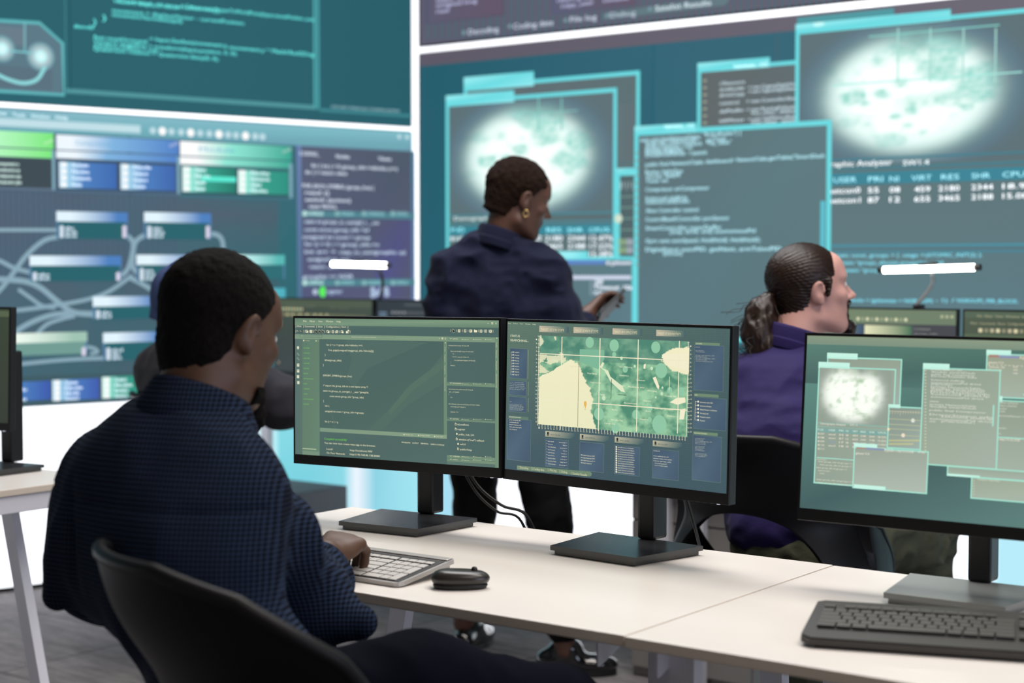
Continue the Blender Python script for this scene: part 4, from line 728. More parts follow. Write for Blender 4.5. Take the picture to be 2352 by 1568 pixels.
    cv.up(); w3(430, 858, 937, 1148, 590, '98a294', '9ca89a', 'acb8ac', 'b0bcb0', tabh=24, th=12); cv.R(445, 864, 512, 872, 'b08074'); cv.R(512, 866, 640, 880, '8c96b4'); cv.T('# gobuster -u http://10.10.10.87', 640, 892, 845, 16, 'f4f0e0'); cv.T('-w /usr/', 870, 904, 925, 15, 'f4f0e0'); cv.T('gobuster V1.0', 442, 912, 536, 16, 'f4f0e0'); cv.G(430, 1120, 650, 1146, [(0, Bd2), (.95, Bd2), (1, Bd)])
    cv.up(); cv.R(1392, 572, 1402, 720, Bd)
monitor('thin-bezel monitor showing green code editor, left of the joined pair on the centre desk', (-2.222, 2.558, 1.031), 4.67, -.88, -.51, (-2.21, 2.577), 5.5, 'monitors on the front desks', draw1, 1)
monitor('thin-bezel monitor showing a teal map with grid lines, right of the joined pair', (-1.683, 2.569, 1.031), -3.91, -1.45, .16, (-1.67, 2.586), -3.7, 'monitors on the front desks', draw2, 2)
monitor('large out-of-focus monitor at the right edge showing windows and a white globe', (-.995, 2.5355, 1.0235), 2.213, -4.93, 0, (-.985, 2.56), 2, 'monitors on the front desks', draw3, 3, mat('base_painted_reflection', '7c807e', .3, spec=.7))  # base colour lightened to stand in for a bright reflection on it
def draw_dim(cv, u0=None):
    FG(cv, ['2c332c', '30382f', '3a4436', '39422f']); cv.up(); a, b, c, d = cv.clip
    for i in range(14): v, f, wd, xm = text_mesh('group_info->nblocks'[:8+(i*5) % 11]); cv.add([(a+.02+p[0]*.013+(i % 3)*.02, d-.03-i*.019+p[1]*.011) for p in v], f, cv.c('7c7f58'))
    cv.add([(a, d-.02), (c, d-.02), (c, d-.005), (a, d-.005)], [(0, 1, 2, 3)], cv.c('55624a'))
monitor('dark monitor cut by the left edge of the frame, on the left desk', (-3.815, 2.53, 1.03), 10, -2, 0, (-3.70, 2.60), 9, 'monitors on the front desks', draw_dim, False)
def uvT(cv, t, x0, z, w_, h, c):
    v, f, wd, xm = text_mesh(t); cv.add([(x0+(p[0]-xm)/wd*w_, z+p[1]*h/.7) for p in v], f, cv.c(c))
def uvR(cv, x0, z0, x1, z1, c, c2=None): cv.add([(x0, z0), (x1, z0), (x1, z1), (x0, z1)], [(0, 1, 2, 3)], [cv.c(c), cv.c(c2 or c), cv.c(c2 or c), cv.c(c)])
def drawA(cv):
    FG(cv, ['343c40', '343c44', '3f4c40', '3c4a3e']); cv.up(); a, b, c, d = cv.clip
    uvR(cv, a, d-.03, c, d, '4a5746'); uvR(cv, a+.02, d-.068, c-.03, d-.058, '7a7a58', '5c5f4a'); cv.up()
    uvT(cv, 'File  Filter  View  Window', a+.06, d-.03, .16, .006, '80806a'); uvT(cv, 'Help   Options', a+.3, d-.035, .1, .006, '74745c')
    for i in range(9): uvR(cv, a+.012+i*.016, d-.046, a+.023+i*.016, d-.036, ('c8c490', 'a8c8a0', 'c8b890')[i % 3])
    for i, x in enumerate((.06, .09, .13, .17, .215, .245, .28)): uvR(cv, a+x, d-.068, a+x+.01, d-.058, 'd0c898')
    for i, cc in enumerate(('b06458', '7fa898', '8c8468', '8a7c68')): uvR(cv, a+.008+(i % 2)*.012, d-.1-(i//2)*.014, a+.018+(i % 2)*.012, d-.09-(i//2)*.014, cc)
    uvR(cv, a+.01, b+.03, a+.02, b+.04, 'a08c74')
def drawB(cv):
    FG(cv, ['222a32', '222a32', '2f3a40', '28323a']); cv.up(); a, b, c, d = cv.clip
    uvR(cv, a+.14, d-.018, c-.1, d-.01, '4a5458')
    for i in range(4): uvR(cv, a+.075+i*.02, d-.05, a+.086+i*.02, d-.04, '8c9098')
    uvR(cv, a+.15, d-.05, c-.05, d-.04, '4a5056')
    for i in range(7): uvR(cv, a+.01, d-.05-i*.012, a+.05, d-.044-i*.012, '6f88a0')
def drawC(cv):
    FG(cv, ['3c4440', '42444c', '42444c', '4a5a4c']); cv.up(); a, b, c, d = cv.clip
    uvR(cv, a, d-.045, c, d, '74866a', '6a7c66'); uvR(cv, a+.02, d-.035, a+.16, d-.027, 'a8b08c'); cv.up()
    for i in range(11): uvR(cv, a+.2+i*.016, d-.036, a+.21+i*.016, d-.026, ('d8d8b4', '98a284')[i % 2])
    for i in range(3): uvR(cv, c-.05+i*.016, d-.024, c-.04+i*.016, d-.014, 'a8b08c')
    uvR(cv, a+.02, d-.1, a+.225, d-.05, '9fb08c', '344c6c'); uvR(cv, a+.228, d-.1, a+.385, d-.05, 'e4e4bc', '3f6e50'); cv.up()
    for i, x in enumerate((.03, .09, .15, .23, .31)): uvR(cv, a+x, d-.16, a+x+.068, d-.108, 'c8d0b0' if i > 2 else '9cb0b8', '2f5c44' if i > 2 else '2c4064'); 
    for k in range(10): uvT(cv, ('CODING', 'group_info', 'copy_user(grouplist)', 'unsigned int', 'for (i = 0; i <', 'return -EFAULT')[k % 6], a+.395, d-.062-k*.014, .05+(k*37 % 5)*.012, .006, '9c9c98')
    uvR(cv, a+.39, b, a+.392, d-.05, '5c6468')
def drawD(cv):
    FG(cv, ['3c4640', '3a423e', '3f4a40', '4c5a48']); cv.up(); a, b, c, d = cv.clip
    uvR(cv, a, d-.02, c, d-.002, '4f6250'); uvR(cv, a, d-.085, c, d-.07, '56694f'); uvR(cv, a, b, a+.08, d-.09, '46583f'); cv.up()
    uvT(cv, 'File  Filter  View  Window  Help', a+.04, d-.018, .16, .007, 'b4b08c'); uvT(cv, 'Mark  Commands  Show  Configuration  Start', a+.02, d-.04, .2, .007, 'b4b08c')
    for i in range(9): uvR(cv, a+.045+i*.018, d-.064, a+.057+i*.018, d-.052, ('d8d0a8', '8c8c70', 'b8b090')[i % 3])
    for k in range(8): uvT(cv, ('for (i = n; i < group_info->nblocks)', 'int i;', 'free_page((unsigned long)', 'kfree(group_info);')[k % 4], a+.12, d-.11-k*.024, (.19, .03, .15, .11)[k % 4], .009, 'b4b08c'); uvT(cv, 'DATABASE', a+.035, d-.12-k*.018, .03, .006, '6fb058')
for lab, xc, dr in (('blurred dark monitor with warm code rows, left of the two beside the corner', -4.506, drawA), ('blurred dark monitor next to the corner strip, partly behind the standing woman', -3.952, drawB),
                    ('blurred monitor with blue and green panels beside the ponytailed man', -2.128, drawC), ('blurred monitor with code rows at the right edge under the bar lamp', -1.575, drawD)):
    monitor(lab, (xc, 4.76, 1.005), 0, -1, 0, (xc, 4.77), 0, 'monitors on the rear desks', dr, False)
# ================================================================ bar lamps on the rear monitors
M_lamp = mat('lit_lamp_tube', 'fffef6', .4, emit=14); M_arm = mat('grey_lamp_arm', '8d8f92', .35, metal=.6)
def bar_lamp(label, a, b, foot, mid, Y, st=None, ma=None):
    a = Vector(a); b = Vector(b); r = thing('bar_lamp', label, 'lamp', tuple(foot), 'bar lamps over the rear desks')
    d = (b-a).normalized(); tube('light_tube', [a, b], .011, M_lamp, r, 14, True, curve=False)
    for p, q in ((a-d*.018, a), (b, b+d*.02)): tube('end_cap', [p, q], .0095, M_blk, r, 14, True, curve=False)
    c = (a+b)/2; tube('tube_holder', [c+Vector((0, 0, .012))-d*.03, c+Vector((0, 0, .014))+d*.03], .006, M_blk, r, 8, True, curve=False)
    tube('gooseneck', [c+Vector((0, .012, .012)), c+Vector((0, .03, -.02)) if st is None else Vector(st), mid, foot], .0065, ma or M_arm, r, 8, True); box('clamp', (foot[0]-.015, foot[1]+.012, foot[2]-.05), (foot[0]+.015, foot[1]+.04, foot[2]+.004), M_blk, r, .003, world=True)
pa, pb = onY(764, 606, 4.70), onY(887, 609, 4.70); bar_lamp('lit bar lamp floating over the dark monitors near the corner, left of the woman', pa, pb, onY(872, 690, 4.78), onY(879, 650, 4.75), 4.78, onY(868, 618, 4.72), M_blk)
pa, pb = onY(2030, 620, 4.62), onY(2238, 614, 4.62); bar_lamp('lit bar lamp on a curved arm above the monitors right of the ponytailed man', pa, pb, onY(2103, 702, 4.78), onY(2140, 655, 4.72), 4.78)
# ================================================================ silver keyboard, mouse, black keyboard
M_sil = mat('silver_plastic', 'a9a6a4', .35, metal=.35); M_key = mat('pale_grey_keycap', 'b9b6b2', .45); M_kdk = mat('dark_keyboard_well', '1c1c1d', .6)
M_kb = mat('black_keyboard_plastic', '343231', .5); M_kk = mat('dark_keycap', '4a4845', .42)
def keys(bm_fn, rows, par, m, M, zt, hgt):
    cache = {}
    for (x, y, w_, d_) in rows:
        k = (round(w_, 4), round(d_, 4))
        if k not in cache:
            bm = bmesh.new(); vs = bm_box(bm, (-w_/2, -d_/2, 0), (w_/2, d_/2, hgt), .0012); me = bm_mesh(bm, 'key'); me.materials.append(m); cache[k] = me
        o = bpy.data.objects.new('key', cache[k]); COL.objects.link(o); o.parent = par; o.matrix_local = M @ Matrix.Translation((x, y, zt))
kb = thing('computer_keyboard', 'slim silver keyboard with pale keys under the hand of the seated man', 'keyboard', (-1.99, 2.15, DZ), 'keyboards on the front desks', math.radians(1))
KW, KD = .385, .142; tl = Matrix.Rotation(math.radians(7), 4, 'X')
TK = Matrix.Translation((0, 0, .0135)) @ tl
bm = bmesh.new(); prism_bm(bm, [(-KW/2+.012, -KD/2), (KW/2-.012, -KD/2), (KW/2-.004, -KD/2+.004), (KW/2, -KD/2+.014), (KW/2, KD/2+.012), (KW/2-.006, KD/2+.018), (-KW/2+.006, KD/2+.018), (-KW/2, KD/2+.012), (-KW/2, -KD/2+.012)], -.004, .0035, TK)
link('body', bm_mesh(bm, 'body'), kb, M_sil)
bm = bmesh.new(); bm_box(bm, (-KW/2+.006, -KD/2+.006, .0030), (KW/2-.006, KD/2-.006, .0042), 0, TK); link('key_well', bm_mesh(bm, 'key_well'), kb, M_kdk)
bm = bmesh.new(); bm_box(bm, (-KW/2+.004, KD/2-.002, .0035), (KW/2-.004, KD/2+.013, .0062), .002, TK); link('top_strip', bm_mesh(bm, 'top_strip'), kb, M_sil)
for sx in (-1, 1):
    bm = bmesh.new(); bm_box(bm, (sx*(KW/2-.03)-.02, KD/2-.012, .0008), (sx*(KW/2-.03)+.02, KD/2+.014, .0185), .003); link('foot', bm_mesh(bm, 'foot'), kb, M_sil)
rows = []; pit = .0193; yy = -KD/2+.0165
def row(y, x0, ws, d=.0168):
    x = x0
    for w_ in ws:
        if w_ > 0: rows.append((x+w_/2*pit, y, w_*pit-.0022, d))
        x += abs(w_)*pit
XL = -KW/2+.009; XR = XL+14.75*pit
row(yy, XL, (1.2, 1, 1, 6.2, 1, 1, 1, 1.1, 1.1)); row(yy+pit, XL, (1.3,)+(1,)*11+(2.3,)); row(yy+2*pit, XL, (1.5,)+(1,)*11+(2.1,)); row(yy+3*pit, XL, (1.1,)+(1,)*11+(2.5,)); row(yy+4*pit, XL, (1,)*13+(1.6,)); row(yy+5*pit+.001, XL, (1.12,)*13, .012)
row(yy, XR, (2, 1)); row(yy+pit, XR, (1, 1, 1)); row(yy+2*pit, XR, (1, 1, 1)); row(yy+3*pit, XR, (1, 1, 1)); row(yy+4*pit, XR, (1, 1, 1, 1)); row(yy+5*pit+.001, XR, (1, 1, 1, 1), .012)
rows += [(XR+3.5*pit, yy+.5*pit, pit-.0022, 2*pit-.0022), (XR+3.5*pit, yy+2.5*pit, pit-.0022, 2*pit-.0022)]
rows.sort(key=lambda r: -r[0]); keys(None, rows[:100], kb, M_key, TK, .0042, .0026)
# mouse
mo = thing('computer_mouse', 'black wireless mouse lying right of the silver keyboard', 'mouse', (-1.716, 2.150, DZ), None, math.radians(38))
def mouse_mesh(z0, z1, sc=1.0):
    bm = bmesh.new(); n, mz = 28, 9; rings = []
    for j in range(mz+1):
        t = j/mz; ph = t*math.pi/2; r = (math.cos(ph)**.45)*(0.90+.10*math.sin(min(t*3, 1)*math.pi/2)) if t > 0 else .90; z = z0+(z1-z0)*math.sin(ph)
        rings.append([bm.verts.new((math.copysign(abs(math.cos(a))**.85, math.cos(a))*.053*r*sc, math.copysign(abs(math.sin(a))**.85, math.sin(a))*.030*r*sc*(1-.08*math.cos(a)), z*(1-.16*(math.cos(a)*r+1)*.5*t))) for a in (2*math.pi*i/n for i in range(n))])
    for a, b in zip(rings, rings[1:]):
        for i in range(n): bm.faces.new((a[i], a[(i+1) % n], b[(i+1) % n], b[i]))
    bm.faces.new(rings[0][::-1]); bm.faces.new(rings[-1]); return bm_mesh(bm, 'mouse', True)
M_ms = mat('satin_black_mouse', '2a2725', .32); M_msb = mat('mouse_base_black', '141313', .5)
link('shell', mouse_mesh(.010, .034), mo, M_ms); link('lower_case', mouse_mesh(.001, .016, .93), mo, M_msb)
tube('scroll_wheel', [(.024, -.003, .031), (.024, .003, .031)], .0055, M_msb, mo, 14, curve=False)
box('side_button', (-.012, .0265, .016), (.012, .0285, .021), M_msb, mo, .001)
# black keyboard
k2 = thing('computer_keyboard', 'thick black keyboard in front of the large right edge monitor', 'keyboard', (-.872, 2.277, DZ), 'keyboards on the front desks', math.radians(19.5))
W2, D2 = .455, .205; T2 = Matrix.Translation((0, 0, .020)) @ Matrix.Rotation(math.radians(4), 4, 'X')
bm = bmesh.new(); prism_bm(bm, [(-W2/2+.014, -D2/2), (W2/2-.014, -D2/2), (W2/2, -D2/2+.014), (W2/2-.004, D2/2-.008), (W2/2-.014, D2/2), (-W2/2+.014, D2/2), (-W2/2+.004, D2/2-.008), (-W2/2, -D2/2+.014)], -.008, .003, T2)
bmesh.ops.bevel(bm, geom=[e for e in bm.edges if abs(e.verts[0].co.z-e.verts[1].co.z) < .006 and e.verts[0].co.z > .014], offset=.003, segments=2, affect='EDGES')
link('body', bm_mesh(bm, 'body'), k2, M_kb)
bm = bmesh.new(); prism_bm(bm, [(-W2/2+.02, -D2/2+.006), (W2/2-.02, -D2/2+.006), (W2/2-.012, D2/2-.006), (-W2/2+.012, D2/2-.006)], -.0125, -.0078, T2); link('underside', bm_mesh(bm, 'underside'), k2, M_kdk)
for sx in (-1, 1): box('foot', (sx*.17-.02, .055, .001), (sx*.17+.02, .072, .018), M_kb, k2, .001)
rows = []; pit = .0187; y0 = -D2/2+.058; XL = -W2/2+.018; R3 = XL+15.2*pit; R4 = R3+3.2*pit
row(y0, XL, (1.5, 1.2, 1.2, 6, 1.2, 1.2, 1.2, 1.5), .0165); row(y0+pit, XL, (2.25,)+(1,)*10+(2.75,), .0165); row(y0+2*pit, XL, (1.75,)+(1,)*11+(2.25,), .0165); row(y0+3*pit, XL, (1.5,)+(1,)*12+(1.5,), .0165); row(y0+4*pit, XL, (1,)*13+(2,), .0165); row(y0+5.3*pit, XL, (1, -.6)+(1,)*12, .013)
row(y0, R3, (1, 1, 1), .0165); row(y0+pit, R3, (-1, 1), .0165)
for q in (3, 4): row(y0+q*pit, R3, (1, 1, 1), .0165)
row(y0+5.3*pit, R3, (1, 1, 1), .013)
rows.sort(key=lambda r: r[0]); keys(None, rows[:98], k2, M_kk, T2, .0032, .0055)
# ================================================================ tub chairs on five-star bases
M_sh = mat('black_moulded_shell', '060609', .48, spec=.22); M_gas = mat('dark_metal_base', '26282c', .35, metal=.5)
def chair(label, bx, by, ang, group, base_rot=0, ztop=.93, seat=.50):
    a = math.radians(ang); f = Vector((math.sin(a), math.cos(a), 0)); rt = Vector((math.cos(a), -math.sin(a), 0)); c = Vector((bx, by, 0))+f*.255
    r = thing('office_chair', label, 'chair', (c.x, c.y, 0), group)
    # chair-local: x right, y front ; vertices returned in world axes relative to the root
    W = lambda x, y, z: rt*x+f*y+Vector((0, 0, z))
    bm = bmesh.new(); NP, NT = 120, 60; PH = 118; G = []
    for i in range(NP+1):
        ph = math.radians(-PH+2*PH*i/NP); q = abs(math.degrees(ph)); 
        rim = ztop if q < 22 else np.interp(q, [22, 45, 70, 95, PH], [ztop, ztop-.03, ztop-.11, ztop-.25, seat+.035]); col = []
        for j in range(NT+1):
            hb = seat+.03+.17*math.sqrt(max(.0, 1-(q/50)**2))+.012; z = float(np.interp(j, [0, 6, 22, NT], [seat+.005, seat+.03, min(hb, rim-.003), rim])); hh = (z-seat)/(ztop-seat)
            waist = math.exp(-((hh-.5)/.24)**2)*.055; rad = .250+.030*hh**1.2-waist*(1 if q < 80 else .5)
            dep = 1.0+(.10 if q < 90 else 0)*0
            x = math.sin(ph)*rad*1.04; y = -math.cos(ph)*rad*(.98+.10*hh)+(.0 if q < 90 else .02)
            col.append(bm.verts.new(W(x, y, z)))
        G.append(col)
    for i in range(NP):
        qa = abs(-PH+2*PH*(i+.5)/NP)
        for j in range(NT):
            if qa < 50 and 6 <= j < 22: continue
            bm.faces.new((G[i][j], G[i+1][j], G[i+1][j+1], G[i][j+1]))
    RIM = [(c_[-1].co.copy(),) for c_ in G]
    me = bm_mesh(bm, 'back_shell', True); o = link('back_shell', me, r, M_sh)
    so = o.modifiers.new('s', 'SOLIDIFY'); so.thickness = .013; so.offset = 0; bv = o.modifiers.new('b', 'BEVEL'); bv.width = .004; bv.segments = 2; bv.limit_method = 'ANGLE'; bv.angle_limit = 1.0
    bm = bmesh.new(); tube_bm(bm, [G_[0] for G_ in RIM], .0105, 8); link('rolled_rim', bm_mesh(bm, 'rolled_rim', True), r, mat('charcoal_rim', '0d0d0f', .5, spec=.25))
    bm = bmesh.new(); n = 40; top = []; mid = []; bot = []
    for i in range(n):
        t = 2*math.pi*i/n; x = math.copysign(abs(math.cos(t))**.75, math.cos(t))*.232; y = math.copysign(abs(math.sin(t))**.75, math.sin(t))*.225+.01
        top.append(bm.verts.new(W(x*.93, y*.93, seat+.02))); mid.append(bm.verts.new(W(x, y, seat))); bot.append(bm.verts.new(W(x*.95, y*.95, seat-.03)))
    ct = bm.verts.new(W(0, 0, seat+.012))
    for i in range(n):
        k = (i+1) % n; bm.faces.new((mid[i], mid[k], top[k], top[i])); bm.faces.new((bot[i], bot[k], mid[k], mid[i])); bm.faces.new((top[i], top[k], ct))
    bm.faces.new(bot[::-1]); link('seat', bm_mesh(bm, 'seat', True), r, M_sh)
    tube('gas_lift', [(0, 0, .09), (0, 0, .28), (0, 0, .281), (0, 0, seat-.03)], [.028, .028, .018, .018], M_gas, r, 16, curve=False)
    bm = bmesh.new(); bm_box(bm, (-.09, -.09, seat-.05), (.09, .09, seat-.028), .008); link('seat_plate', bm_mesh(bm, 'p'), r, M_gas)
    for k in range(5):
        t = math.radians(base_rot+72*k); d = Vector((math.cos(t), math.sin(t), 0)); s_ = Vector((-d.y, d.x, 0)); bm = bmesh.new()
        A, B = [], []
        for p, w_, z0, z1, L in ((d*.02, .028, .075, .125, A), (d*.29, .017, .075, .098, B)): L += [bm.verts.new(p+s_*w_+Vector((0, 0, z0))), bm.verts.new(p-s_*w_+Vector((0, 0, z0))), bm.verts.new(p-s_*w_*.8+Vector((0, 0, z1))), bm.verts.new(p+s_*w_*.8+Vector((0, 0, z1)))]
        bm.faces.new(A[::-1]); bm.faces.new(B)
        for i in range(4): bm.faces.new((A[i], A[(i+1) % 4], B[(i+1) % 4], B[i]))
        arm = link('star_leg', bm_mesh(bm, 'star_leg'), r, M_gas)
        bm = bmesh.new(); e = d*.285
        for q in (-.014, .014): tube_bm(bm, [e+s_*(q-.008)+Vector((0, 0, .029)), e+s_*(q+.008)+Vector((0, 0, .029))], .028, 16)
        tube_bm(bm, [e+Vector((0, 0, .03)), e+Vector((0, 0, .08))], .008, 8); link('caster', bm_mesh(bm, 'caster'), arm, mat('black_caster', '101113', .5))
    return r
chair('black shell chair of the man in the checked shirt, nearest to the camera', -1.638, 1.392, 22, 'black shell office chairs', 20, .913, .515)
chair('black shell chair of the ponytailed man, behind the gap between the monitors', -1.78, 3.22, -4, 'black shell office chairs', 50, .905, .515)
chair('black shell chair with star base at the far left, behind the checked-shirt man', -3.91, 3.36, 20, 'black shell office chairs', 195, .885, .50)
# ================================================================ drawer pedestals
M_ped = mat('grey_pedestal_paint', '8d8a88', .5); M_han = mat('brushed_handle', 'c9c2b4', .3, metal=.7); M_ped2 = mat('slate_pedestal_paint', '5f6b76', .5)
def pedestal(label, x0, x1, y0, y1, h, m):
    r = thing('drawer_pedestal', label, 'cabinet', ((x0+x1)/2, (y0+y1)/2, 0), 'drawer pedestals under the rear desks')
    box('carcass', (x0, y0, .0), (x1, y1, h), m, r, .004, world=True); n = 3; hs = [(h-.05)*.5/1, (h-.05)*.27, (h-.05)*.23]; z = .03
    for q in hs:
        d = box('drawer', (x0+.006, y0-.016, z+.003), (x1-.006, y0-.001, z+q-.003), m, r, .002, world=True)
        xc = (x0+x1)/2; zc = z+q-.05 if q > .1 else z+q/2
        hd = box('handle', (xc-.05, y0-.032, zc-.006), (xc+.05, y0-.026, zc+.006), M_han, None, .002); hd.data.transform(Matrix.Translation(-Vector(r.location))); hd.parent = d
        z += q
    return r
pedestal('warm grey drawer pedestal with bar handles beside the ponytailed man\'s chair', -2.72, -2.29, 4.28, 4.8, .655, M_ped)
pedestal('slate grey low pedestal beyond the left end of the centre desk', -4.62, -4.23, 4.25, 4.60, .44, M_ped2)
# ================================================================ people: smooth distance-field surfaces
def vnoise(P, s, seed=0):
    Q = P*s+seed*17.3; I = np.floor(Q).astype(np.int64); f = Q-I; f = f*f*(3-2*f)
    def hsh(i, j, k):
        n = (i*73856093) ^ (j*19349663) ^ (k*83492791); n = (n ^ (n >> 13))*1274126177; return ((n & 0xffff)/32767.5-1)
    r = 0
    for a in (0, 1):
        for b in (0, 1):
            for c in (0, 1):
                r = r+hsh(I[..., 0]+a, I[..., 1]+b, I[..., 2]+c)*(f[..., 0] if a else 1-f[..., 0])*(f[..., 1] if b else 1-f[..., 1])*(f[..., 2] if c else 1-f[..., 2])
    return r
class Fr:
    """a local frame: origin, yaw (clockwise from +Y), pitch (nose up), roll; scale"""
    def __init__(s, o, yaw=0, pitch=0, roll=0, k=1.0):
        s.o = Vector(o); s.k = k; s.m = (Matrix.Rotation(-math.radians(yaw), 3, 'Z') @ Matrix.Rotation(math.radians(pitch), 3, 'X') @ Matrix.Rotation(math.radians(roll), 3, 'Y')); s.n = np.array(s.m)
    def p(s, v): return s.o+s.m @ (Vector(v)*s.k)
class Body:
    def __init__(s): s.ops = []
    def cap(s, a, b, ra, rb=None, k=.02, sub=False, fr=None):
        rb = ra if rb is None else rb
        if fr: a, b, ra, rb = fr.p(a), fr.p(b), ra*fr.k, rb*fr.k
        s.ops.append(('c', np.array(a, float), np.array(b, float), ra, rb, k, sub)); return s
    def ell(s, c, r, k=.02, sub=False, fr=None, rot=None):
        R = np.eye(3); r = np.array(r, float)
        if rot is not None: R = np.array((Matrix.Rotation(math.radians(rot[2]), 3, 'Z') @ Matrix.Rotation(math.radians(rot[1]), 3, 'Y') @ Matrix.Rotation(math.radians(rot[0]), 3, 'X')))
        if fr: c = fr.p(c); r = r*fr.k; R = fr.n @ R
        s.ops.append(('e', np.array(c, float), R, r, 0, k, sub)); return s
    def mesh(s, h, disp=None, clipf=None, name='m', rng=None):
        lo = np.full(3, 1e9); hi = -lo
        for o in s.ops:
            if o[6]: continue
            if o[0] == 'c': m = max(o[3], o[4]); lo = np.minimum(lo, np.minimum(o[1], o[2])-m); hi = np.maximum(hi, np.maximum(o[1], o[2])+m)
            else: m = float(max(o[3])); lo = np.minimum(lo, o[1]-m); hi = np.maximum(hi, o[1]+m)
        lo = lo-.025; hi = hi+.025; n = np.ceil((hi-lo)/h).astype(int)+1; ax = [lo[i]+h*np.arange(n[i]) for i in range(3)]; D = np.full(n, .08, np.float64)
        for o in s.ops:
            if o[0] == 'c': m = max(o[3], o[4])+.05+o[5]; a = np.minimum(o[1], o[2])-m; b = np.maximum(o[1], o[2])+m
            else: m = float(max(o[3]))+.05+o[5]; a = o[1]-m; b = o[1]+m
            i0 = np.clip(((a-lo)/h).astype(int), 0, n); i1 = np.clip(((b-lo)/h).astype(int)+2, 0, n)
            if (i1 <= i0).any(): continue
            sl = tuple(slice(i0[i], i1[i]) for i in range(3)); P = np.stack(np.meshgrid(*[ax[i][sl[i]] for i in range(3)], indexing='ij'), -1)
            if o[0] == 'c':
                ab = o[2]-o[1]; t = np.clip(((P-o[1])@ab)/max(ab@ab, 1e-9), 0, 1); d = np.linalg.norm(P-o[1]-t[..., None]*ab, axis=-1)-(o[3]+(o[4]-o[3])*t)
            else:
                q = (P-o[1])@o[2]; k0 = np.linalg.norm(q/o[3], axis=-1); k1 = np.linalg.norm(q/(o[3]**2), axis=-1)+1e-9; d = k0*(k0-1)/k1
            k = o[5]; C = D[sl]
            if o[6]: hh = np.maximum(k-np.abs(C+d), 0)/k; D[sl] = np.maximum(C, -d)+hh*hh*k/4
            else: hh = np.maximum(k-np.abs(C-d), 0)/k; D[sl] = np.minimum(C, d)-hh*hh*k/4
        if disp or clipf:
            for i in range(n[0]):
                P = np.stack(np.meshgrid(ax[0][i:i+1], ax[1], ax[2], indexing='ij'), -1)[0]
                if disp: band = np.abs(D[i]) < .05; D[i][band] += disp(P[band])
                if clipf: D[i] = np.maximum(D[i], clipf(P))
        # surface nets
        S = D < 0; cnt = np.zeros(n-1, int); acc = np.zeros((*(n-1), 3))
        def cor(a): return tuple(slice(a[i], n[i]-1+a[i]) for i in range(3))
        cs = [(i, j, k) for i in (0, 1) for j in (0, 1) for k in (0, 1)]
        for a in cs:
            for d in range(3):
                if a[d]: continue
                b = list(a); b[d] = 1; b = tuple(b); da, db = D[cor(a)], D[cor(b)]; x = (da < 0) != (db < 0); t = np.where(x, da/(da-db+1e-12), 0); cnt += x
                for q in range(3): acc[..., q] += np.where(x, a[q]+(t if q == d else 0), 0)
        m = cnt > 0; idx = np.full(n-1, -1); idx[m] = np.arange(m.sum()); pos = np.argwhere(m)+acc[m]/cnt[m][:, None]; V = lo+pos*h; F = []
        for d in range(3):
            o1, o2 = [q for q in range(3) if q != d]; A = [slice(1, n[i]-1) for i in range(3)]; A[d] = slice(0, n[d]-1); Bq = list(A); Bq[d] = slice(1, n[d])
            sa, sb = S[tuple(A)], S[tuple(Bq)]; e = np.argwhere(sa != sb)
            if not len(e): continue
            flip = sa[tuple(e.T)]; e[:, o1] += 1; e[:, o2] += 1; quad = []
            for u, v in ((0, 0), (1, 0), (1, 1), (0, 1)): c = e.copy(); c[:, o1] -= u; c[:, o2] -= v; quad.append(idx[tuple(c.T)])
            quad = np.stack(quad, 1); par = 1 if d != 1 else 0; f2 = flip if par else ~flip; quad[~f2] = quad[~f2][:, ::-1]; F.append(quad)
        F = np.concatenate(F); F = F[(F >= 0).all(1)]; return V, F
def to_mesh(parts, name):
    V = []; F = []; b = 0
    for v, f in parts: V.append(v); F.append(f+b); b += len(v)
    me = bpy.data.meshes.new(name); me.from_pydata(np.concatenate(V).tolist(), [], np.concatenate(F).tolist()); me.polygons.foreach_set('use_smooth', [True]*len(me.polygons)); me.update(); return me
def part(name, parent, m, *vf, label=None): return link(name, to_mesh(vf, name), parent, m, label, True)
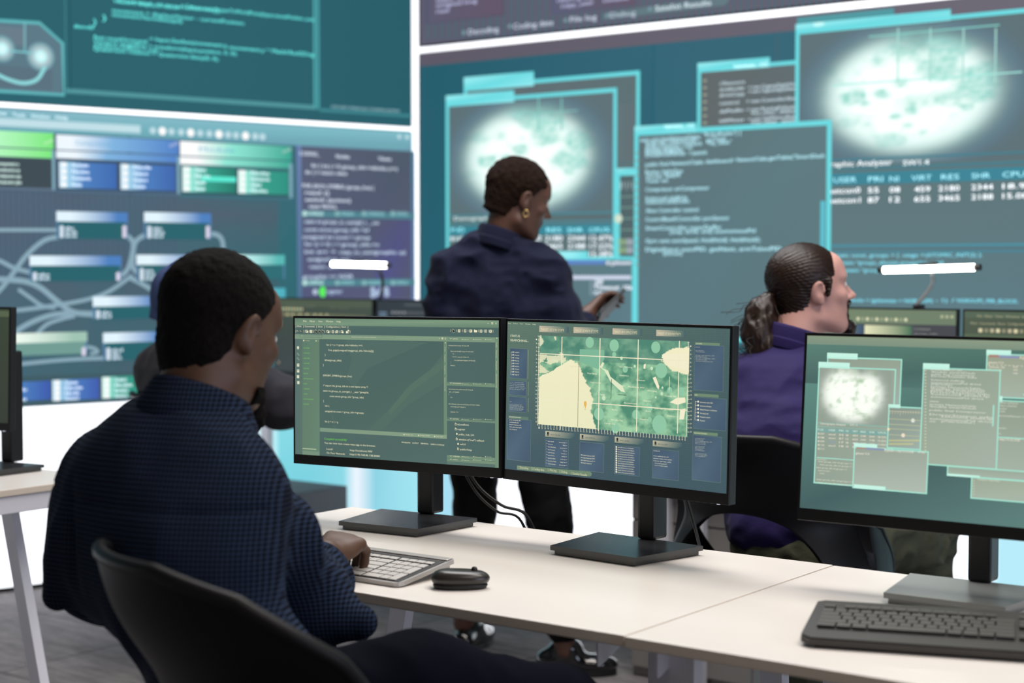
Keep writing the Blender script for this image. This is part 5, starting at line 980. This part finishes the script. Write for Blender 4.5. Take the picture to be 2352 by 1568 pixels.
def head(B, f, neck_to, nr=.056, jaw=1.0, nose=1.0, ears=True, fem=False):
    """f: frame at the middle of the head; face towards +y"""
    B.ell((0, -.012, .035), (.074, .095, .082), .02, fr=f).ell((0, .03, -.02), (.062, .066, .085), .03, fr=f).ell((0, .04, -.068), (.050*jaw, .05, .048), .03, fr=f).ell((0, .078, -.103), (.022*jaw, .018, .018), .02, fr=f)
    for s in (-1, 1):
        B.ell((s*.044, .068, -.022), (.020, .018, .018), .02, fr=f).cap((s*.046, .076, .026), (s*.012, .092, .024), .008, .008, .014, fr=f); B.cap((s*.052, .0, -.075), (s*.028, .06, -.105), .016, .016, .03, fr=f)
    B.ell((0, .062, .05), (.05, .034, .04), .03, fr=f)
    for s in (-1, 1): B.ell((s*.032, .100, .004), (.017, .016, .012), .012, True, fr=f); B.ell((s*.031, .078, .003), (.0135, .0135, .0125), .003, fr=f)
    B.cap((0, .091, .012), (0, .112*1, -.026), .0065*nose, .0095*nose, .012, fr=f).ell((0, .114+.004*(nose-1)*5, -.031), (.0105*nose, .011, .009), .008, fr=f)
    for s in (-1, 1): B.ell((s*.0115*nose, .103, -.034), (.0075*nose, .009, .0065), .006, fr=f)
    B.cap((-.019, .088, -.059), (.019, .088, -.059), .006, .006, .008, fr=f).ell((0, .096, -.0565), (.017, .0075, .0055 if not fem else .007), .004, fr=f).ell((0, .0945, -.068), (.015, .0075, .0058 if not fem else .0075), .004, fr=f).cap((-.02, .103, -.0622), (.02, .103, -.0622), .0018, .0018, .003, True, fr=f)
    if ears:
        for s in (-1, 1):
            B.ell((s*.079, -.006, -.004), (.0075, .019, .030), .006, fr=f, rot=(-12, s*8, s*-16)).ell((s*.077, .0, -.029), (.0065, .009, .012), .006, fr=f); B.ell((s*.087, -.002, .0), (.006, .010, .017), .004, True, fr=f, rot=(-12, 0, s*-16)).cap((s*.084, .008, -.012), (s*.07, .008, -.012), .004, .003, .003, True, fr=f)
    B.cap((0, -.03, -.04), f.m.inverted() @ (Vector(neck_to)-f.o), nr*1.0, nr*1.06, .03, fr=f)
def hand(B, f, curl=(25, 35, 20), spread=3, thumb=1, kl=1.0):
    """f: frame at the wrist; fingers towards +y, back of hand +z; thumb=+1 on the +x side"""
    B.cap((0, -.03, 0), (0, .01, 0), .027*kl, .027, .015, fr=f).ell((0, .045, -.002), (.040, .052, .017), .015, fr=f)
    for i, (x, L) in enumerate(((.030, .9), (.010, 1.0), (-.011, .95), (-.031, .76))):
        x *= thumb; a = math.radians(-x*spread*8); p = Vector((x, .083-abs(x-.005)*.14, .002)); d = Vector((math.sin(-a), math.cos(a), 0)); B.cap((x*.55, .03, .004), p, .011, .0105, .014, fr=f); pit = 0
        for c, l, r0, r1 in zip(curl, (.043*L, .027*L, .022*L), (.0098, .0085, .0076), (.0088, .0078, .0066)):
            pit += math.radians(c); q = p+Vector((d.x*math.cos(pit), d.y*math.cos(pit), -math.sin(pit)))*l; B.cap(p, q, r0, r1, .0045, fr=f); p = q
    p = Vector((thumb*.026, .012, -.006))
    for q, r0, r1 in ((Vector((thumb*.050, .045, -.014)), .0125, .0105), (Vector((thumb*.058, .072, -.024)), .0100, .0088), (Vector((thumb*.056, .095, -.034)), .0090, .0075)): B.cap(p, q, r0, r1, .008, fr=f); p = q
def limb(B, pts, rs, k=.03):
    for a, b, r0, r1 in zip(pts, pts[1:], rs, rs[1:]): B.cap(a, b, r0, r1, k)
def folds(amp, sc, seed=0, dirw=(1, 1, 1)):
    dw = np.array(dirw, float)
    def f(P):
        q = P*dw; w_ = vnoise(q, sc, seed); w2 = vnoise(q, sc*2.3, seed+3); return -amp*(1-np.abs(w_)*2.2)-amp*.35*(1-np.abs(w2)*2)
    return f
def hair_clip(f, line):
    inv = np.array(f.m.inverted()); o = np.array(f.o)
    def c(P): q = (P-o)@inv.T/f.k; return line(q[..., 0], q[..., 1], q[..., 2])
    return c
def collar(parent, m, c, f, r0, r1, h, gap=.35, name='collar', lean=.0):
    """a folded shirt collar: stand and turned-down leaf around the neck"""
    bm = bmesh.new(); n = 48; R = []
    for i in range(n+1):
        a = math.radians(90)+gap+(2*math.pi-2*gap)*i/n; ca, sa = math.cos(a), math.sin(a); fr_ = max(0, sa); bk = max(0, -sa); hh = h*(1-.25*fr_); ring = []
        for rr, zz in ((r0, -.012), (r0*.97, hh*.55), (r0*.99, hh), (r0*1.04, hh+.003), (r0*1.09, hh*.9), (r1*1.0, hh*.35), (r1*1.07, hh*.02-.012-.018*fr_), (r1*1.05, hh*.0-.016-.018*fr_), (r1*.98, hh*.3)):
            ring.append(bm.verts.new(f.p((ca*rr*1.02, sa*rr*1.08+c[1], zz+c[2]+.012*bk))))
        R.append(ring)
    for a, b in zip(R, R[1:]):
        for j in range(len(a)-1): bm.faces.new((a[j], a[j+1], b[j+1], b[j]))
    o = link(name, bm_mesh(bm, name, True), parent, m, None, True); s = o.modifiers.new('s', 'SOLIDIFY'); s.thickness = .0022; return o
sk_d = mat('dark_brown_skin', '523728', .5, spec=.45, bump=(260, .12, .001), noise=(18, .12)); sk_w = mat('deep_brown_skin', '52362a', .5, bump=(260, .1, .001), noise=(16, .12)); sk_l = mat('fair_skin', 'c2948a', .5, bump=(240, .1, .001), noise=(14, .08))
M_hair = mat('black_cropped_hair', '0e0b0a', .9, spec=.15, bump=(420, 1.0, .006), noise=(160, .5)); M_hairb = mat('dark_brown_hair', '20120b', .42, spec=.35)
M_chk = gingham(); M_navyt = mat('dark_navy_trousers', '0a0c16', .95, spec=.05, bump=(700, .2, .001)); M_eye = mat('eye_white', 'c9c5bf', .25)
def eyes(parent, f):
    for s in (-1, 1):
        e = Body().ell((s*.031, .0835, .003), (.0118, .0115, .0098), .002, fr=f); o = part('eye', parent, M_eye, e.mesh(.0025)); i = Body().ell((s*.031, .0925, .003), (.0052, .0035, .0052), .002, fr=f); part('iris', o, mat('dark_iris', '0c0807', .15), i.mesh(.0013))
# ---------------------------------------------------------------- A: seated man, checked shirt
Ls, Rs, Le, Re = (-1.940, 1.620, .958), (-1.728, 1.615, .962), (-1.970, 1.650, .820), (-1.785, 1.835, .765)
A = thing('person', 'seated man in a navy checked shirt seen from behind, typing at the centre desk', 'person', (-1.74, 1.55, 0))
fA = Fr((-1.818, 1.695, 1.196), 1, -15, 0, .94)
b = Body(); head(b, fA, (-1.805, 1.630, 1.03), .060, 1.08); v1 = b.mesh(.0042)
wr = Vector((-1.912, 2.020, .790)); fh_ = Fr(wr, -14, 12, 10, .97); hb = Body(); hand(hb, fh_, (46, 50, 26), 5, -1); limb(hb, [(-1.85, 1.92, .772), wr], [.030, .026], .01); v2 = hb.mesh(.0028)
wl = Vector((-2.11, 2.03, .785)); fl = Fr(wl, 12, -4, -8, 1.05); hb = Body(); hand(hb, fl, (38, 42, 24), 4, 1); limb(hb, [(-2.09, 1.94, .80), wl], [.028, .027], .01); v3 = hb.mesh(.0035)
tb = Body(); limb(tb, [(-1.81, 1.64, 1.08), (-1.80, 1.60, .95), (-1.77, 1.58, .82), (-1.66, 1.58, .68)], [.055, .09, .08, .07], .05); limb(tb, [(-1.75, 1.60, .96), Re, wr], [.045, .035, .024]); limb(tb, [(-1.85, 1.60, .96), Le, wl], [.045, .035, .024]); v4 = tb.mesh(.011)
part('body', A, sk_d, v1, v2, v3, v4); eyes(A, fA)
hr = Body().ell((0, -.014, .038), (.0825, .104, .0895), .02, fr=fA).ell((0, -.048, -.03), (.062, .048, .060), .03, fr=fA).cap((0, -.036, -.05), (0, -.018, -.120), .054, .054, .03, fr=fA)
def lineA(x, y, z):
    ax = np.abs(x); front = np.where(z > .055, y-.080-(z-.055)*.2, np.where(z > .0, y-.050+(.055-z)*.85, y-(.003-(-z)*.75))); low = -(z+.136-ax*.45); return np.maximum(front, low)
def hnoise(a, s1, seed=1): return lambda P: a*vnoise(P, s1, seed)+a*.6*vnoise(P, s1*2.1, seed+2)
part('hair', A, M_hair, hr.mesh(.0036, hnoise(.0016, 170), hair_clip(fA, lineA)))
bd = Body().ell((0, .050, -.090), (.055, .053, .040), .02, fr=fA).ell((0, .094, -.128), (.032, .026, .034), .02, fr=fA); bd.cap((.056, .01, -.06), (.05, .04, -.09), .016, .018, .02, fr=fA).cap((-.056, .01, -.06), (-.05, .04, -.09), .016, .018, .02, fr=fA)
part('beard', A, M_hair, bd.mesh(.0036, hnoise(.003, 160, 4), hair_clip(fA, lambda x, y, z: np.maximum(z+.078+np.maximum(0, .07-y)*.2, -y+.045))))
sh = Body()
sh.ell((-1.825, 1.595, .93), (.175, .125, .155), .05).cap(Ls, Rs, .074, .072, .06).cap(Ls, (-1.86, 1.62, 1.035), .062, .050, .05).cap(Rs, (-1.79, 1.63, 1.035), .060, .050, .05).cap((-1.84, 1.63, 1.035), (-1.79, 1.635, 1.035), .056, .056, .04)
sh.ell((-1.77, 1.58, .85), (.15, .13, .13), .06).ell((-1.66, 1.58, .69), (.13, .12, .12), .06)
limb(sh, [Ls, (-1.972, 1.615, .90), (-1.972, 1.605, .832), (-2.05, 1.80, .80), (-2.095, 1.955, .797)], [.078, .079, .073, .060, .040], .05); sh.ell((-1.88, 1.58, .87), (.11, .10, .10), .05); limb(sh, [Rs, (-1.758, 1.728, .872), Re, (-1.845, 1.925, .772), (-1.882, 1.975, .782)], [.074, .072, .066, .052, .040], .035)
sh.cap((-1.775, 1.83, .745), (-1.690, 1.868, .733), .052, .020, .03)
sh.cap((-1.90, 1.478, .99), (-1.87, 1.452, .74), .004, .010, .02, True).cap((-1.985, 1.545, .93), (-1.945, 1.535, .78), .004, .010, .02, True).cap((-1.745, 1.545, .95), (-1.72, 1.60, .77), .004, .012, .03, True).cap((-1.93, 1.49, .90), (-1.97, 1.50, .80), .012, .012, .03).cap((-1.70, 1.64, .86), (-1.74, 1.70, .74), .012, .014, .03)
fo = folds(.0065, 9, 2, (1, 1, .45))
def dispA(P):
    yoke = np.exp(-((P[:, 2]-.955+.03*(P[:, 0]+1.8))/.004)**2)*.004*(P[:, 1] < 1.6); return fo(P)+yoke
part('shirt', A, M_chk, sh.mesh(.0062, dispA))
collar(A, M_chk, (0, .0, .0), Fr((-1.812, 1.640, 1.052), 2, -14, 0), .068, .086, .050)
tr = Body(); tr.ell((-1.66, 1.59, .61), (.14, .13, .10), .05); limb(tr, [(-1.64, 1.62, .635), (-1.52, 1.80, .658), (-1.385, 1.965, .615)], [.098, .088, .070], .04); limb(tr, [(-1.385, 1.965, .615), (-1.40, 1.95, .33), (-1.41, 2.0, .12)], [.070, .056, .050], .03)
limb(tr, [(-1.72, 1.63, .61), (-1.90, 1.84, .63), (-1.99, 2.02, .60), (-2.0, 2.02, .33), (-2.0, 2.05, .12)], [.085, .082, .068, .055, .05], .04)
part('trousers', A, M_navyt, tr.mesh(.008, folds(.003, 16, 5, (1, 1, 1))))
M_shoe = mat('black_leather_shoe', '0c0c0e', .25, coat=.3)
def shoe(par, x, y, yaw, m=M_shoe, z0=0):
    f = Fr((x, y, z0), yaw); q = Body().cap((0, -.06, .045), (0, .02, .05), .038, .036, .03, fr=f).ell((0, .08, .035), (.042, .085, .032), .03, fr=f).ell((0, 0, .09), (.04, .05, .03), .03, fr=f); u = part('shoe', par, m, q.mesh(.006, None, lambda P: .012-P[..., 2]+z0))
    bm = bmesh.new(); n = 26; pts = [(math.sin(t)*.043*(1.0 if math.cos(t) > 0 else .86), math.cos(t)*.125+.035) for t in (2*math.pi*i/n for i in range(n))]
    prism_bm(bm, pts, .0, .022, Matrix.Translation(f.o) @ f.m.to_4x4()); s_ = link('sole', bm_mesh(bm, 'sole'), u, mat('rubber_sole', '111112', .6), None, False); s_.data.transform(Matrix.Translation(-(Vector(par.location)))); return f
shoe(A, -1.41, 2.04, 15); shoe(A, -2.0, 2.09, -10)
# ---------------------------------------------------------------- B: standing woman
Ls, Rs, Le, Re = (-3.150, 3.915, 1.265), (-2.925, 4.075, 1.265), (-3.185, 3.92, 1.02), (-2.855, 4.12, 1.03)
Bw = thing('person', 'standing woman in a navy shirt and black trousers holding a phone, glancing right', 'person', (-3.08, 4.1, 0))
fB = Fr((-2.985, 4.03, 1.498), 30, -14, 3, .96)
b = Body(); head(b, fB, (-3.035, 3.985, 1.33), .052, .96, 1.12, True, True); v1 = b.mesh(.0045)
fhB = Fr((-2.866, 4.235, 1.135), 8, 32, -50, .92); hb = Body(); hand(hb, fhB, (20, 30, 20), 5, -1); limb(hb, [(-2.868, 4.16, 1.085), (-2.866, 4.235, 1.135)], [.030, .026], .01); v2 = hb.mesh(.004)
tb = Body(); limb(tb, [(-3.035, 3.985, 1.34), (-3.07, 3.99, 1.20), (-3.09, 4.03, 1.0), (-3.10, 4.06, .85)], [.05, .08, .08, .10], .05); limb(tb, [(-3.0, 4.0, 1.24), Re, (-2.866, 4.235, 1.135)], [.04, .03, .024]); limb(tb, [(-3.08, 3.98, 1.24), Le, (-3.13, 4.10, .90)], [.04, .03, .028]); limb(tb, [(-3.14, 4.05, .85), (-3.21, 4.10, .50), (-3.30, 4.18, .22)], [.07, .04, .034]); limb(tb, [(-3.0, 4.1, .85), (-2.93, 4.12, .50), (-2.89, 4.13, .24)], [.07, .04, .034]); limb(tb, [(-3.30, 4.18, .22), (-3.33, 4.19, .10)], [.036, .036]); limb(tb, [(-2.89, 4.13, .24), (-2.885, 4.14, .08)], [.036, .036]); v4 = tb.mesh(.009)
part('body', Bw, sk_w, v1, v2, v4); eyes(Bw, fB)
hr = Body().ell((0, -.014, .04), (.084, .107, .092), .02, fr=fB).cap((0, -.05, -.03), (0, -.058, -.07), .056, .050, .03, fr=fB)
def lineB(x, y, z):
    ax = np.abs(x); front = np.where(z > .045, y-.088-(z-.045)*.2, np.where(z > .0, y-.045+(.045-z)*.8, y-(.009-(-z)*.8))); return np.maximum(front, -(z+.100+y*.38-ax*.2))
part('hair', Bw, mat('brown_cropped_hair', '22140d', .9, spec=.15, bump=(300, 1.0, .008), noise=(120, .45)), hr.mesh(.0045, hnoise(.0032, 110, 3), hair_clip(fB, lineB)))
bm = bmesh.new(); pc = fB.p((.081, .004, -.047)); ring = [pc+Vector((math.cos(t)*.008*RT[0], math.cos(t)*.008*RT[1], math.sin(t)*.010)) for t in (2*math.pi*i/20 for i in range(21))]; tube_bm(bm, ring, .0022, 8, False); link('hoop_earring', bm_mesh(bm, 'e', True), Bw, mat('gold', 'd8b878', .2, metal=1), None, True)
sh = Body(); Ls, Rs, Le, Re = (-3.150, 3.915, 1.265), (-2.925, 4.075, 1.265), (-3.185, 3.92, 1.02), (-2.855, 4.12, 1.03)
sh.ell((-3.035, 4.0, 1.17), (.165, .115, .18), .05, rot=(0, 0, 32)).cap(Ls, Rs, .064, .064, .05).cap(Ls, (-3.08, 3.96, 1.345), .058, .05, .05).cap(Rs, (-3.0, 4.01, 1.345), .058, .05, .05).ell((-3.075, 4.03, .98), (.165, .125, .19), .06, rot=(0, 0, 32)).ell((-3.08, 4.05, .86), (.175, .13, .09), .05, rot=(0, 0, 32))
limb(sh, [Ls, (-3.175, 3.905, 1.15), Le, (-3.15, 4.06, .93)], [.066, .062, .056, .045], .03); limb(sh, [Rs, (-2.885, 4.095, 1.15), Re, (-2.868, 4.205, 1.105)], [.068, .066, .060, .040], .03)
for a_, b_, r_ in (((-3.11, 3.86, 1.24), (-2.98, 3.94, 1.18), .008), ((-3.13, 3.86, 1.14), (-2.98, 3.93, 1.07), .009), ((-2.93, 3.98, 1.22), (-3.02, 3.91, 1.10), .007)): sh.cap(a_, b_, r_, r_, .03)
M_nv = mat('navy_cotton_shirt', '14182f', .8, spec=.15, sheen=.04, bump=(60, .2, .004)); part('shirt', Bw, M_nv, sh.mesh(.0075, folds(.010, 11, 9, (1, 1, 1.3)))); collar(Bw, M_nv, (0, 0, 0), Fr((-3.03, 3.99, 1.352), 28, -10, 0), .062, .070, .044)
tr = Body(); tr.ell((-3.09, 4.09, .90), (.175, .125, .13), .05, rot=(0, 0, 32)); limb(tr, [(-3.175, 4.04, .82), (-3.21, 4.10, .50), (-3.29, 4.16, .26), (-3.315, 4.18, .17)], [.092, .068, .050, .047], .02); limb(tr, [(-3.01, 4.13, .82), (-2.93, 4.12, .50), (-2.90, 4.13, .28), (-2.888, 4.135, .15)], [.092, .072, .052, .050], .02)
part('trousers', Bw, mat('black_trousers', '08080b', .8, spec=.15), tr.mesh(.008, folds(.003, 20, 1, (1, 1, 2)))); M_pat = mat('black_patent_shoe', '08090b', .12, coat=.8); shoe(Bw, -2.885, 4.15, 52, M_pat); shoe(Bw, -3.33, 4.23, -15, M_pat)
ph = thing('mobile_phone', 'dark mobile phone held in the hand of the standing woman', 'phone', tuple(fhB.p((-.0, .08, -.03)))); mp_ = fhB.m.to_4x4(); box('case', (-.036, -.065, -.004), (.036, .075, .004), mat('phone_black', '0b0c10', .5), ph, .003, mtx=mp_ @ Matrix.Translation((0, 0, -.008)))
# ---------------------------------------------------------------- C: seated man with ponytail
Cm = thing('person', 'seated man with a dark ponytail and goatee in a purple shirt, in profile', 'person', (-1.75, 3.5, 0))
fC = Fr((-1.895, 3.83, 1.228), 43, 7, 0, .97)
b = Body(); head(b, fC, (-1.915, 3.775, 1.045), .058, 1.0, 1.15); v1 = b.mesh(.0038)
hands = []
for wx, th in (((-1.60, 4.16, .785), -1), ((-1.95, 4.20, .785), 1)):
    f_ = Fr(wx, 10, -4, 0, 1.02); hb = Body(); hand(hb, f_, (35, 35, 20), 4, th); limb(hb, [f_.p((0, -.09, .005)), wx], [.03, .027], .01); hands.append(hb.mesh(.0045))
tb = Body(); limb(tb, [(-1.915, 3.775, 1.03), (-1.88, 3.71, .88), (-1.80, 3.60, .78), (-1.75, 3.52, .66)], [.05, .08, .08, .10], .05); limb(tb, [(-1.84, 3.66, .95), (-1.60, 3.84, .79), (-1.60, 4.16, .785)], [.04, .035, .024]); limb(tb, [(-2.0, 3.66, .95), (-2.16, 3.84, .78), (-1.95, 4.20, .785)], [.04, .035, .024]); v4 = tb.mesh(.011); part('body', Cm, sk_l, v1, v4, *hands); eyes(Cm, fC)
hr = Body().ell((0, -.016, .040), (.0815, .103, .0885), .02, fr=fC).cap((0, -.040, -.03), (0, -.034, -.115), .060, .062, .03, fr=fC).cap((.074, .03, .02), (.076, .02, -.03), .010, .006, .01, fr=fC)
def lineC(x, y, z):
    ax = np.abs(x); front = np.where(z > .03, y-.078-(z-.03)*.05, np.where(z > -.02, y-.040+(.03-z)*.3, y-(.004-(-.02-z)*.25))); return np.maximum(front, -(z+.128-ax*.5))
def strands(P):
    q = (P-np.array(fC.o))@np.array(fC.m); a = np.arctan2(q[..., 0], q[..., 2]-.02); return .0012*np.sin(a*60+6*vnoise(q, 25, 2))+.0006*np.sin(a*130+8*vnoise(q, 40, 5))
ho = part('hair', Cm, M_hairb, hr.mesh(.003, strands, hair_clip(fC, lineC)))
pt = Body(); P0 = fC.p((0, -.112, -.012)); P1 = fC.p((0, -.140, -.045)); P2 = fC.p((.012, -.158, -.10)); P3 = fC.p((.03, -.150, -.15)); P4 = fC.p((.04, -.140, -.19)); limb(pt, [P0, P1, P2, P3, P4], [.020, .036, .042, .036, .014], .03)
po = part('ponytail', Cm, M_hairb, pt.mesh(.0035, lambda P: .0035*vnoise(P*np.array([1, 1, .35]), 130, 2)+.004*vnoise(P, 45, 7)))
tube('hair_tie', [fC.p((-.018, -.108, -.014)), fC.p((.018, -.108, -.014))], .019, mat('brown_elastic', '7a5a3c', .6), Cm, 12, True, curve=False)
bm = bmesh.new(); rg = random.Random(11)
for i in range(90):
    t = rg.random(); base = [P1, P2, P3][rg.randrange(3)]; o_ = Vector((rg.gauss(0, .018), rg.gauss(0, .018), rg.gauss(0, .018))); d_ = (o_.normalized()*.5+Vector((-.25, -.1, -.5))).normalized(); q0 = base+o_; s_ = Vector((rg.gauss(0, 1), rg.gauss(0, 1), rg.gauss(0, .4)))*.009
    tube_bm(bm, bez([q0, q0+d_*.02+s_, q0+d_*.045-s_, q0+d_*(.055+.03*t)+s_*1.3], 4), .0008, 5, False)
link('loose_strands', bm_mesh(bm, 'loose_strands', True), po, M_hairb, None, True)['kind'] = 'stuff'
gt = Body().ell((0, .092, -.112), (.024, .020, .020), .015, fr=fC).cap((0, .098, -.118), (0, .104, -.142), .019, .009, .015, fr=fC).cap((-.026, .092, -.050), (0, .105, -.047), .0065, .006, .01, fr=fC).cap((.026, .092, -.050), (0, .105, -.047), .0065, .006, .01, fr=fC).cap((.027, .088, -.052), (.02, .086, -.095), .004, .008, .01, fr=fC).cap((-.027, .088, -.052), (-.02, .086, -.095), .004, .008, .01, fr=fC)
part('goatee', Cm, M_hairb, gt.mesh(.003, hnoise(.002, 200, 6)))
sh = Body(); Ls, Rs = (-2.07, 3.68, .945), (-1.74, 3.70, .955)
sh.ell((-1.90, 3.67, .90), (.19, .13, .16), .05).cap(Ls, Rs, .075, .075, .06).cap(Ls, (-1.95, 3.745, 1.04), .070, .058, .05).cap(Rs, (-1.87, 3.765, 1.04), .070, .058, .05).ell((-1.83, 3.58, .79), (.185, .14, .17), .06).ell((-1.77, 3.52, .66), (.18, .15, .12), .06)
limb(sh, [Ls, (-2.15, 3.74, .86), (-2.16, 3.84, .78), (-2.0, 4.10, .79)], [.078, .07, .062, .042], .03); limb(sh, [Rs, (-1.66, 3.74, .87), (-1.60, 3.84, .79), (-1.615, 4.08, .79)], [.078, .07, .062, .042], .03)
for a_, b_, r_ in (((-2.06, 3.53, .98), (-1.86, 3.50, .84), .010), ((-2.04, 3.52, .88), (-1.78, 3.46, .78), .012), ((-1.80, 3.54, .95), (-1.92, 3.50, .80), .009)): sh.cap(a_, b_, r_, r_, .03)
M_pu = mat('purple_shirt', '221a4a', .75, spec=.15, sheen=.04, bump=(70, .2, .004)); part('shirt', Cm, M_pu, sh.mesh(.0075, folds(.0065, 11, 12, (.8, .8, 1.6)))); collar(Cm, M_pu, (0, 0, 0), Fr((-1.908, 3.772, 1.080), 38, -8, 0), .064, .072, .044)
tr = Body(); tr.ell((-1.75, 3.52, .61), (.175, .15, .10), .05); limb(tr, [(-1.67, 3.58, .62), (-1.655, 3.78, .64), (-1.655, 3.99, .62), (-1.655, 4.02, .33), (-1.655, 4.06, .12)], [.105, .108, .090, .068, .058], .04); limb(tr, [(-1.84, 3.58, .62), (-1.95, 3.85, .63), (-1.97, 3.93, .33), (-1.97, 3.98, .12)], [.10, .085, .06, .055], .04)
tr.ell((-1.56, 3.84, .60), (.026, .085, .065), .012); M_ol = mat('olive_cargo_cotton', '474a3c', .85, spec=.15, bump=(90, .3, .004)); part('cargo_trousers', Cm, M_ol, tr.mesh(.008, folds(.008, 17, 21, (1, 1, 1.2)))); shoe(Cm, -1.655, 4.10, 5); shoe(Cm, -1.97, 4.02, -5)
# ---------------------------------------------------------------- D: far seated person behind the checked-shirt man
Dp = thing('person', 'blurred seated person in grey jacket and blue cap, mostly hidden behind the checked-shirt man', 'person', (-3.8, 3.5, 0))
fD = Fr((-3.865, 3.465, 1.165), 45, -10, 0, 1.0); b = Body(); head(b, fD, (-3.84, 3.44, 1.0), .058); v1 = b.mesh(.007)
hs = []
for wx, th in (((-3.66, 4.22, .79), -1), ((-4.02, 4.20, .79), 1)): f_ = Fr(wx, 5, -5, 0, 1.0); hb = Body(); hand(hb, f_, (30, 30, 20), 4, th); limb(hb, [f_.p((0, -.08, .005)), wx], [.03, .027], .01); hs.append(hb.mesh(.006))
tb = Body(); limb(tb, [(-3.84, 3.44, 1.0), (-3.82, 3.45, .85), (-3.82, 3.44, .66)], [.055, .09, .10], .05); limb(tb, [(-3.76, 3.46, .9), (-3.56, 3.66, .86), (-3.66, 4.22, .79)], [.04, .035, .024]); limb(tb, [(-3.88, 3.46, .9), (-4.0, 3.56, .80), (-4.02, 4.20, .79)], [.04, .035, .024]); part('body', Dp, mat('mid_brown_skin', '8a6048', .5), v1, tb.mesh(.014), *hs); eyes(Dp, fD)
cp = Body().ell((0, -.012, .038), (.088, .108, .10), .02, fr=fD).cap((0, -.05, -.02), (0, -.06, -.05), .058, .05, .03, fr=fD); part('blue_cap', Dp, mat('blue_knit', '3b4c78', .9), cp.mesh(.007, None, hair_clip(fD, lambda x, y, z: np.maximum(-(z+.06-np.maximum(0, y)*1.2), y-.1))))
sh = Body(); Ls, Rs = (-3.925, 3.425, .955), (-3.66, 3.48, .94); sh.ell((-3.80, 3.45, .90), (.18, .13, .16), .05).cap(Ls, Rs, .08, .08, .06).cap(Ls, (-3.80, 3.43, 1.01), .065, .06, .05).cap(Rs, (-3.76, 3.44, 1.01), .065, .06, .05).ell((-3.85, 3.43, .74), (.19, .15, .18), .06)
limb(sh, [Ls, (-4.0, 3.56, .80), (-4.05, 3.75, .79), (-4.02, 4.12, .80)], [.08, .075, .065, .045], .03); limb(sh, [Rs, (-3.58, 3.60, .86), (-3.58, 3.80, .84), (-3.65, 4.14, .80)], [.082, .075, .072, .048], .03)
part('jacket', Dp, mat('dark_grey_jacket', '2b2a30', .7, spec=.15, sheen=.08), sh.mesh(.010, folds(.007, 10, 31)))
tr = Body(); tr.ell((-3.84, 3.44, .60), (.18, .15, .10), .05); limb(tr, [(-3.75, 3.5, .62), (-3.92, 3.80, .58), (-3.92, 3.84, .33), (-3.92, 3.88, .1)], [.10, .08, .06, .055], .04); limb(tr, [(-3.93, 3.5, .62), (-4.14, 3.80, .58), (-4.14, 3.84, .33), (-4.14, 3.88, .1)], [.10, .08, .06, .055], .04); part('trousers', Dp, M_navyt, tr.mesh(.012)); shoe(Dp, -3.92, 3.92, 5); shoe(Dp, -4.14, 3.92, -5)
